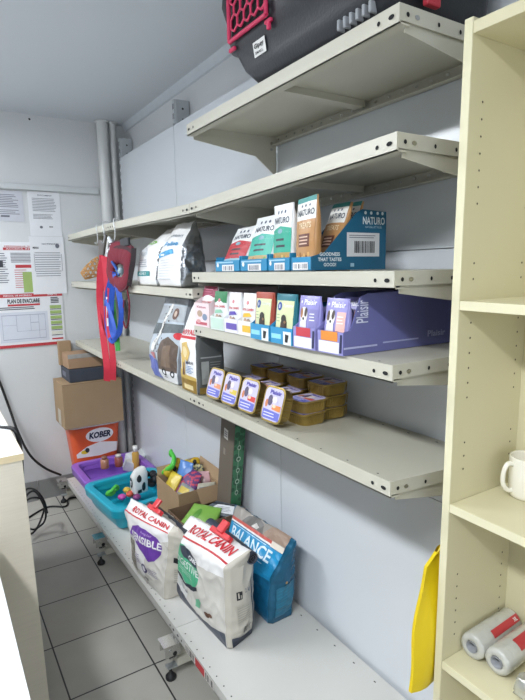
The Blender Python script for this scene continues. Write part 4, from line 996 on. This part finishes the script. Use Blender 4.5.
def dogart(top, dog):
    def f(A):
        A.rect(0, .84, 1, 1, P(top, .35), 1); A.rect(.0, .0, 1, .84, P(top, .35), 0); A.rect(.06, .05, .94, .86, P('#d8dcae', .35), 2); A.ell(.26, .74, .14, .09, P('#2f4f9a'), 3); A.text('8', .22, .70, .30, .78, white_p, 4)
        A.text('Yummy', .45, .70, .92, .80, P('#e9efe6'), 3, .02); A.poly([(.35, .12), (.38, .4), (.48, .52), (.62, .54), (.70, .42), (.72, .12)], P(dog), 4); A.ell(.54, .48, .13, .09, P('#2c2624'), 5); A.ell(.62, .42, .06, .03, P('#8a6a4c'), 6); A.rect(.06, .05, .94, .14, P('#7aa0a0'), 3); A.lines(.1, .4, .35, .6, 3, P('#9ab08a'), 3, .3)
    return f
def bluebox(A): A.rect(0, 0, 1, 1, P('#2a8fc0', .4), 1); A.poly([(.6, 0), (.95, 0), (.95, .8), (.6, .8)], P('#e8ecec'), 2); A.poly([(.68, .15), (.8, .15), (.86, .6), (.7, .65)], black_p, 3); A.rect(.05, .3, .5, .6, P('#8fd0e8'), 2)
small(.562, .458, 'bright blue carton below the orange topped dog pouch', 'orange topped pouch with a dark dog on pale green', '#2a8fc0', bluebox, dogart('#a84a38', '#3a302c'), 1.524, x=-.402, colp='#a84a38')
small(.452, .347, 'bright blue carton below the teal topped dog pouch', 'teal topped pouch with a dark dog on pale green', '#2a8fc0', bluebox, dogart('#23707e', '#40302a'), 1.522, x=-.402, colp='#23707e')
def purart(flip):
    def f(A):
        A.rect(0, 0, 1, 1, P('#9590cc', .35), 0); A.text('Plaisir', .30, .82, .92, .93, P('#f0eef8'), 3, .02); A.ell(.15, .88, .05, .03, P('#e8e4f4'), 3)
        A.ell(.34, .62, .22, .16, P('#e9e6e4'), 3); A.ell(.22, .66, .08, .10, P('#5a4438' if flip else '#a8704a'), 4); A.ell(.46, .68, .07, .09, P('#4a3a34'), 4); A.ell(.36, .55, .05, .03, black_p, 5, 10)
        A.poly([(.1, .3), (.15, .5), (.5, .5), (.55, .3)], P('#e4e2e6'), 3); A.rect(.62, .30, .97, .74, P('#f0b8b0' if flip else '#8a86bc', .35), 2); A.ell(.7, .30, .24, .08, P('#8c5440'), 4); A.lines(.66, .5, .92, .68, 3, white_p, 4, .35)
        A.rect(.12, .06, .75, .22, P('#e08a38' if flip else '#c4404c', .35), 4)
    return f
def purbox(c):
    def f(A): A.rect(0, 0, 1, 1, P('#8f8cc6', .4), 1); A.rect(.05, .05, .85, .55, P('#e4e4ec'), 2); A.rect(.15, .58, .8, 1, P(c), 3); A.poly([(.86, .1), (.95, .1), (.98, .9), (.9, .9)], P('#2a2c50'), 3)
    return f
small(.342, .248, 'lilac carton below the first small dog pouch', 'lilac pouch with a brown eared dog and red label', '#8f8cc6', purbox('#c4404c'), purart(False), 1.520, hbox=.055, x=-.402, colp='#9590cc')
yq = .145; zq = z3(.19)+.0005
t = thing('display_carton', 'large purple carton with tall plain side, right end of the row', 'carton', (-.2, .195, zq), 'small display cartons on the lower product shelf')
q = MB(); pur_c = P('#6c6ea6', .5)
prof = [(-.398, zq), (-.012, zq), (-.012, zq+.150), (-.325, zq+.144), (-.345, zq+.138), (-.375, zq+.06), (-.398, zq+.055)]
for y in (.147, .240): q.prism([(x, y, z) for x, z in prof], (0, .003, 0), pur_c)
q.box((-.398, .150, zq), (-.012, .240, zq+.003), pur_c); q.box((-.398, .150, zq+.003), (-.395, .240, zq+.055), pur_c); q.box((-.015, .150, zq+.003), (-.012, .240, zq+.150), pur_c)
purbox('#e08a38')(Art(q, flatS((-.398, .243, zq), (0, -.096, 0), (0, 0, .055))))
A = Art(q, flatS((-.398, .147, zq), (.386, 0, 0), (0, 0, .15)))
A.text('Plaisir', .10, .50, .20, .86, P('#d8daf0'), 1, .01, 0, 90); A.rect(.0, .10, .28, .13, P('#b9bce0'), 1); A.rect(.33, .13, .66, .155, P('#b0b4dc'), 1); A.text('Plaisir', .75, .15, .93, .26, P('#b0b4dc'), 1, .02)
q.build('carton_tray', t)
for i in range(3):
    xx0 = (-.390, -.345, -.30)[i]; dx = (.018, .03, .035)[i]
    pack('food_pouch', [(xx0, .236, zq+.006), (xx0, .154, zq+.006), (xx0+dx, .154, 1.517), (xx0+dx, .236, 1.517)], .02, P('#9590cc', .32), ['lilac pouch with a black eared dog and orange label, front of the large purple carton', 'second lilac pouch behind the front one in the large purple carton', 'rearmost lilac pouch in the large purple carton'][i], 'pouch', purart(True), .005, .0015, 'food pouches on the lower product shelf', NT=18)

# ================================================================== GOLDEN FOOD TRAYS
def can_proto():
    t = thing('food_tray', 'golden foil food tray', 'food tray', (0, 0, 0), 'golden foil food trays')
    H = .037; hx, hy = .054, .050
    q = MB()
    n = 12; 
    def ring(sx, sy, z, rib=0):
        out = rr(0, 0, sx, sy, .022, z, 8)
        if rib:
            for i, p in enumerate(out):
                pass
        return out
    loft(q, [ring(hx*.84, hy*.86, 0.0), ring(hx*.88, hy*.90, .004), ring(hx*.95, hy*.95, H-.004), ring(hx, hy, H-.0035), ring(hx, hy, H-.001)], gold_m, True)
    # crimped ribs
    for sx in (-1, 1):
        for k in range(-4, 5):
            y = k*.009; q.prism([(sx*hx*.885, y-.0018, .006), (sx*hx*.885, y+.0018, .006), (sx*hx*.955, y+.0018, H-.007), (sx*hx*.955, y-.0018, H-.007)], (sx*.0012, 0, 0), gold_m)
        for k in range(-3, 4):
            x = k*.009; q.prism([(x-.0018, sx*hy*.905, .006), (x+.0018, sx*hy*.905, .006), (x+.0018, sx*hy*.955, H-.007), (x-.0018, sx*hy*.955, H-.007)], (0, sx*.0012, 0), gold_m)
    q.build('tray_body', t)
    l = MB(); loft(l, [ring(hx+.001, hy+.001, H-.001), ring(hx+.001, hy+.001, H+.0005), ring(hx-.002, hy-.002, H+.001)], gold_m, False, True, True)
    A = Art(l, flatS((-hx, hy, H+.001), (0, -2*hy, 0), (2*hx, 0, 0)))   # s along +y, t along -x (top of print)
    return t, l, A, H, hx, hy
COLS = {'a': ('#8f86c8', '#e08a4c'), 'b': ('#8f86c8', '#d04a48'), 'c': ('#8f86c8', '#d8c04c'), 'd': ('#8f86c8', '#e0946c')}
def can(variant):
    t, l, A, H, hx, hy = can_proto()
    base, acc = COLS[variant]
    pts = [((hy-p.y)/(2*hy), (p.x+hx)/(2*hx)) for p in rr(0, 0, hx-.005, hy-.005, .018, 0, 6)]
    A.poly(pts[::-1], P('#c9c3e2', .35), 0)
    A.poly([(.08, .08), (.92, .08), (.92, .30), (.08, .34)], P('#6a6fc8', .35), 1); A.lines(.15, .12, .85, .28, 2, P('#dcdcf4'), 2, .35)
    A.poly([(.50, .36), (.92, .34), (.92, .50), (.48, .50)], P(acc, .35), 2)
    A.text('Plaisir', .28, .78, .85, .90, P('#5a50a8'), 2, .04); A.ell(.36, .60, .12, .16, P('#5c5470'), 2, 12); A.ell(.58, .64, .12, .1, P('#e8dcd8'), 3, 12); A.ell(.60, .46, .09, .05, P('#e8d0b0'), 4, 12)
    A.ell(.2, .5, .07, .12, P('#c88058'), 2, 10)
    l.build('lid', t)
    return t
def dupe(root, loc, rot, label):
    r = root.copy(); COL.objects.link(r); r.location = loc; r.rotation_euler = rot; r['label'] = label
    for ch in root.children:
        c = ch.copy(); COL.objects.link(c); c.parent = r
    return r
protos = {k: can(k) for k in 'abcd'}
used = set()
def put(k, loc, rot, label):
    if k not in used:
        used.add(k); o = protos[k]; o.location = loc; o.rotation_euler = rot; o['label'] = label; return o
    return dupe(protos[k], loc, rot, label)
lean = radians(-72)
fl = ['leftmost golden tray standing on edge at the front, beside the tall gold bag', 'second golden tray from the left standing on edge with a yellow stripe', 'third golden tray from the left standing on edge with a red stripe', 'rightmost golden tray standing on edge at the shelf front']
ys = [.892, .775, .655, .512]
for k, y, lab in zip('dcba', ys, fl):
    # lid faces -x, tilted back: rotate about Y by about -70 deg
    put(k, (-.325, y, 1.118+.056), (0, radians(-73), radians(3)), lab)
cols = [.52, .645, .77, .895]; place = ['nearest the camera', 'second from the camera', 'third from the camera', 'farthest from the camera']
for i, y in enumerate(cols):
    for lv in range(2):
        x = -.235+.004*((i+lv) % 2); zb_ = 1.1095+(  .0388)*lv
        put('abcd'[(i+lv) % 4], (x, y-.008, zb_), (0, 0, radians(random.uniform(-4, 4))), '%s golden tray of the low stack in the middle row, stack %s' % (['bottom', 'top'][lv], place[i]))
    for lv in range(3):
        x = -.125+.003*((i+lv) % 2); zb_ = 1.106+(  .0388)*lv
        put('abcd'[(i+lv+1) % 4], (x, y+.02, zb_), (0, 0, radians(random.uniform(-4, 4))), '%s golden tray of the tall stack in the rear row, stack %s' % (['bottom', 'middle', 'top'][lv], place[i]))

# ================================================================== PET CARRIER
pc = thing('pet_carrier', 'black plastic pet carrier with pink grille door on the top shelf', 'pet carrier', (-.2, .35, 2.1))
blk = M('carrier_black', '#24262c', .42, var=.06, scale=7, bump=.12, bscale=150)
pink = M('carrier_pink', '#d2345f', .4, var=.05)
def cring(z, xa, xb, ya, yb, r_=.04): return rr((xa+xb)/2, (ya+yb)/2, (xb-xa)/2, (yb-ya)/2, r_, z, 6)
q = MB()
loft(q, [cring(2.100, -.345, -.06, .06, .545), cring(2.106, -.362, -.05, .045, .57), cring(2.16, -.378, -.045, .035, .63), cring(2.218, -.388, -.04, .03, .665), cring(2.222, -.392, -.04, .025, .685), cring(2.30, -.395, -.04, .02, .70)], blk, True, True, True)
for i in range(6):
    y = .085+.02*i; q.box((-.383, y, 2.112), (-.360, y+.008, 2.136), P('#9a9da2'), .003)
Sx = lambda z: -.378-.010*(z-2.16)/.058 if z < 2.218 else -.392-.003*(z-2.222)/.08
A = Art(q, lambda s, t_, o=0: V((Sx(t_)-.0015-o*1.5, s, t_)))
A.poly([(.540, 2.168), (.480, 2.168), (.480, 2.205), (.540, 2.205)], P('#e4e4e2'), 2); 
vs, fs = text2d('Gipsy', .04); A._put([(.534-.047*x, 2.184+.015*y) for x, y in vs], fs, black_p, 4); vs, fs = text2d('SMALL', .02); A._put([(.532-.04*x, 2.173+.007*y) for x, y in vs], fs, black_p, 4)
q.build('lower_shell', pc)
q = MB()
loft(q, [cring(2.300, -.395, -.04, .02, .70), cring(2.36, -.395, -.045, .02, .73), cring(2.42, -.385, -.055, .03, .74), cring(2.50, -.33, -.09, .07, .68, .06)], blk, True, False, True)
for i in range(6):
    y = .10+.028*i; q.box((-.400, y, 2.32), (-.385, y+.012, 2.37), P('#3a3c42'), .003)
q.build('upper_shell', pc)
# door: dark recess, frame and hexagonal grille
q = MB(); dx = -.400
q.box((-.398, .450, 2.246), (-.388, .640, 2.48), P('#15161a', .7), .004)
q.build('door_recess', pc)
q = MB(); xd = -.405
def bar(p, r_, rad=.0036): q.cyl((xd, p[0], p[1]), (xd, r_[0], r_[1]), rad, pink, 6)
ya, yb_, za, zb2 = .446, .642, 2.240, 2.485
for a_, b2_ in (((ya, za), (yb_, za)), ((yb_, za), (yb_, zb2)), ((yb_, zb2), (ya, zb2)), ((ya, zb2), (ya, za))): bar(a_, b2_, .0065)
hw = .0182; hh = .0225
for row in range(9):
    for c_ in range(7):
        cy = ya+.002+hw*2*c_+(hw if row % 2 else 0); cz = za+.008+row*hh*1.5
        P6 = [(cy+hw*(0, 1, 1, 0, -1, -1)[k], cz+hh*(1, .5, -.5, -1, -.5, .5)[k]) for k in range(6)]
        for k in (0, 1, 2):
            a_, b2_ = P6[k], P6[(k+1) % 6]
            if all(ya-.001 <= p[0] <= yb_+.001 and za-.001 <= p[1] <= zb2 for p in (a_, b2_)): bar(a_, b2_)
q.build('grille_door', pc)
q = MB(); q.box((-.402, .622, 2.215), (-.392, .656, 2.227), pink, .004); q.build('latch', pc)
q = MB(); q.box((-.402, .440, 2.205), (-.392, .452, 2.229), pink, .003); q.box((-.402, .432, 2.221), (-.392, .462, 2.231), pink, .003); q.build('latch', pc)
q = MB().box((-.30, .006, 2.115), (-.26, .022, 2.20), P('#b8303f'), .004); q.build('end_clip', pc)

# ================================================================== LEADS, HARNESS, MUZZLE (hanging from the high shelf)
wire = M('hook_wire', '#d5d8da', .3, .5)
def hook(y, x, zt, zb_, lab):
    q = MB().tube([(x+.03, y, zt-.010), (x+.026, y, zt+.006), (x+.008, y, zt+.010), (x-.004, y, zt), (x-.004, y-.006, zt-.03), (x-.006, y-.02, (zt+zb_)/2), (x-.004, y-.004, zb_+.012), (x-.010, y+.006, zb_), (x-.018, y-.004, zb_+.008)], .0032, wire, 6)
    tag(q.build('wire_hook', org=(x, y, zb_)), lab, 'hook', 'wire hooks under the high shelf')
X = -.402
hook(2.20, -.392, 1.846, 1.745, 'bent wire hook holding the red leads, farthest of the three')
hook(2.07, -.392, 1.846, 1.745, 'bent wire hook in the middle of the three')
hook(1.88, -.392, 1.846, 1.745, 'bent wire hook holding the maroon harness, nearest of the three')
def ax(u, v, dx=0.): return at(u, v, 0, X+dx)
redm = M('red_webbing', '#c62c42', .7, var=.08, scale=60); bluem = M('blue_webbing', '#1f4fb4', .6, var=.08, scale=60)
mar = M('maroon_mesh', '#76192d', .8, var=.12, scale=40, bump=.3, bscale=120)
# red leads
t = thing('dog_lead', 'long flat red dog lead hanging in loops down past the long shelf', 'lead', ax(104, 250))
FL_ = lambda w, h=.003: (w*1.12, h, (-.6, -.8, 0))
MB().tube([ax(103, 256), ax(101, 280), ax(100, 300), ax(102, 325), ax(105, 350), ax(107, 368), ax(107, 381)], 0, redm, flat=FL_(.034)).build('strap', t)
MB().tube([ax(104, 256, -.004), ax(107, 285, -.005), ax(108, 315, -.005), ax(111, 340, -.005), ax(113, 362, -.005), ax(113, 380, -.005)], 0, redm, flat=FL_(.030)).build('strap', t)
MB().tube([ax(103, 256, -.008), ax(99, 268, -.008), ax(98, 300, -.008), ax(101, 325, -.008), ax(104, 333, -.008), ax(108, 322, -.008), ax(109, 290, -.008), ax(105, 262, -.008)], 0, redm, flat=FL_(.016)).build('handle_loop', t)
MB().tube([ax(106, 235, -.002), ax(104, 246, -.002), ax(103, 258, -.002)], .005, M('grey_nylon', '#6d6a68', .7), 8).build('clasp', t)
# white/red thin lead
t = tag(MB().tube([ax(108, 240, .006), ax(106, 262, .004), ax(107, 300, -.011), ax(108, 330, -.011), ax(110, 345, -.011)], 0, P('#e4e2e2', .6), flat=FL_(.009)).build('dog_lead', org=ax(108, 240)), 'narrow white lead hanging between the red straps', 'lead')
# grey strap with stud (top left)
tag(MB().tube([ax(101, 240, .003), ax(101, 250, .002), ax(102, 268, .002)], 0, P('#77716f', .6), flat=FL_(.026, .005)).build('dog_collar', org=ax(101, 268)), 'grey collar strap hanging above the red lead', 'collar')
tag(MB().tube([ax(109, 238, -.002), ax(112, 246, -.004), ax(108, 252, -.004)], .010, P('#dfe3ea', .6), 8).build('white_tag', org=ax(109, 250)), 'crumpled white tag tied near the middle hook', 'tag')
# blue lead
t = thing('dog_lead', 'bright blue dog lead bunched in loops under the harness', 'lead', ax(115, 280))
for i, (dx, a) in enumerate(((0, 0), (-.004, 2), (-.008, 4), (-.012, -2))):
    MB().tube([ax(113+a*.3, 272, dx), ax(109+a, 292, dx), ax(108+a, 312, dx), ax(109+a, 330, dx), ax(113+a*.6, 340-a, dx), ax(119+a*.3, 332, dx), ax(121+a*.2, 312, dx), ax(118+a*.3, 290, dx), ax(114, 274, dx)], 0, bluem, flat=FL_(.017)).build('strap', t)
MB().tube([ax(106, 300, -.016), ax(112, 318, -.018), ax(116, 336, -.016)], 0, bluem, flat=FL_(.018)).build('strap', t)
# green lead end
tag(MB().tube([ax(113, 300, .006), ax(115, 325, .006), ax(117, 338, .002), ax(118, 351, 0)], 0, M('green_webbing', '#3f9440', .7, var=.1, scale=50), flat=FL_(.022)).build('dog_lead', org=ax(118, 351)), 'short green lead end hanging under the blue loops', 'lead')
# maroon thin cord on the right
tag(MB().tube([ax(126, 285, 0), ax(129, 300, 0), ax(129, 318, 0), ax(126, 328, 0), ax(123, 318, 0), ax(124, 300, 0)], .004, mar, 8).build('dog_lead', org=ax(126, 285)), 'thin maroon cord loop hanging right of the blue lead', 'lead')
# maroon harness: vest with neck opening
t = thing('dog_harness', 'maroon mesh dog harness hanging under the high shelf', 'harness', ax(121, 262))
q = MB()
outline = [(112, 244), (119, 241), (128, 242), (134, 247), (134, 258), (131, 270), (132, 280), (128, 288), (123, 292), (117, 287), (111, 281), (109, 272), (110, 258)]
ring_o = [ax(u, v) for u, v in outline]; cc = sum(ring_o, V((0, 0, 0)))/len(ring_o)
hole = [(116, 266), (121, 263), (126, 266), (127, 272), (124, 277), (118, 277), (115, 272)]
ring_h = [ax(u, v) for u, v in hole]
# resample both outlines to N points and loft a thick padded band
def resample(pts, N, ph=0):
    P_ = pts+[pts[0]]; L_ = [0]
    for a, b_ in zip(P_, P_[1:]): L_.append(L_[-1]+(b_-a).length)
    out = []
    for i in range(N):
        s_ = ((i+ph)/N % 1)*L_[-1]
        for j in range(len(P_)-1):
            if L_[j] <= s_ <= L_[j+1]: out.append(P_[j].lerp(P_[j+1], (s_-L_[j])/(L_[j+1]-L_[j]))); break
    return out
N = 48; hc = sum(ring_h, V((0, 0, 0)))/len(ring_h)
ro = resample(ring_o, N)
rh = []
for p in ro:       # matching hole point in the same direction
    d = (p-hc); d.x = 0; best = min(resample(ring_h, 96), key=lambda h_: -((h_-hc).normalized().dot(d.normalized()))); rh.append(best)
loops = []
for (k, th_) in ((0, 0), (0, .010), (.15, .018), (.5, .022), (.85, .018), (1, .010), (1, 0)):
    loops.append([ro[i].lerp(rh[i], k)+V((-th_ + .004*noise.noise(ro[i]*30), 0, 0)) for i in range(N)])
n = N; vs = [p for r_ in loops for p in r_]
q.add(vs, [[j*n+i, j*n+(i+1) % n, (j+1)*n+(i+1) % n, (j+1)*n+i] for j in range(len(loops)-1) for i in range(n)]+[[6*n+i, 6*n+(i+1) % n, (i+1) % n, i] for i in range(n)], mar, True)
q.build('vest', t)
MB().tube([p+V((-.011, 0, 0)) for p in ro], .0035, P('#5c2a38', .7), 6, 2, True).build('piping', t)
MB().tube([ax(134, 248, -.008), ax(133, 262, -.012), ax(131, 274, -.010), ax(129, 286, -.008)], 0, P('#2b2226', .7), flat=FL_(.020)).build('strap', t)
MB().box((-.006, -.075, -.015), (.006, .045, .022), P('#23252a', .5), .003, Matrix.Translation(ax(124, 243, -.014))).build('hanger_card', t)
MB().tube([ax(112, 262, -.020), ax(116, 268, -.022), ax(119, 275, -.022)], .007, P('#1f4fa0', .6), 8).blob(ax(121, 271, -.012), (.016, .02, .018), P('#8fa8b0', .4), .3, 3, 2).build('buckle', t)
MB().tube([ax(113, 250, -.016), ax(118, 247, -.020), ax(126, 248, -.020), ax(132, 252, -.014)], 0, P('#3a1d26', .8), flat=FL_(.014)).build('neck_strap', t)
# wicker muzzle
wk = M('wicker', '#b98a54', .7, var=.15, scale=60)
t = thing('wicker_muzzle', 'woven wicker basket muzzle hanging left of the red leads', 'muzzle', at(90, 270, 1, 2.2))
ca = at(102, 264, 1, 2.20); cb_ = at(83, 276, 1, 2.22); axd = (cb_-ca); Lm = axd.length; axd.normalize()
xx = axd.orthogonal().normalized(); yy = axd.cross(xx); q = MB()
rad = lambda s_: .047*(1-.55*s_**2.2)
NW = 9
for k in range(0, NW):
    a0 = 2*pi*k/NW
    for sg in (1, -1):
        q.tube([ca+axd*(Lm*s_)+(xx*cos(a0+sg*s_*1.6)+yy*sin(a0+sg*s_*1.6))*rad(s_) for s_ in (0, .2, .4, .6, .8, 1)], .0024, wk, 5, 3)
for s_ in (0, .18, .36, .54, .72, .88, 1):
    q.tube([ca+axd*(Lm*s_)+(xx*cos(2*pi*k/12)+yy*sin(2*pi*k/12))*rad(s_) for k in range(12)], .0026, wk, 5, 2, True)
q.build('basket', t)
MB().tube([ca+xx*.04, at(103, 252, 1, 2.18), at(105, 240, 1, 2.16)], .004, P('#5a4638', .7), 6).tube([ca-xx*.04, at(104, 254, 1, 2.19), at(105, 240, 1, 2.16)], .004, P('#5a4638', .7), 6).build('strap', t)

# ================================================================== CAMERA
cd = bpy.data.cameras.new('Camera'); cd.sensor_fit = 'HORIZONTAL'; cd.sensor_width = 36; cd.lens = FPX/525*36; cd.clip_start = .02
co = bpy.data.objects.new('Camera', cd); COL.objects.link(co)
Mx = Matrix((( CR.x, CU.x, -CF.x, CAM.x), (CR.y, CU.y, -CF.y, CAM.y), (CR.z, CU.z, -CF.z, CAM.z), (0, 0, 0, 1)))
co.matrix_world = Mx
C.camera = co
C.view_settings.view_transform = 'Standard'; C.view_settings.look = 'None'; C.view_settings.gamma = 1; C.view_settings.use_curve_mapping = False
C.view_settings.exposure = 0.32
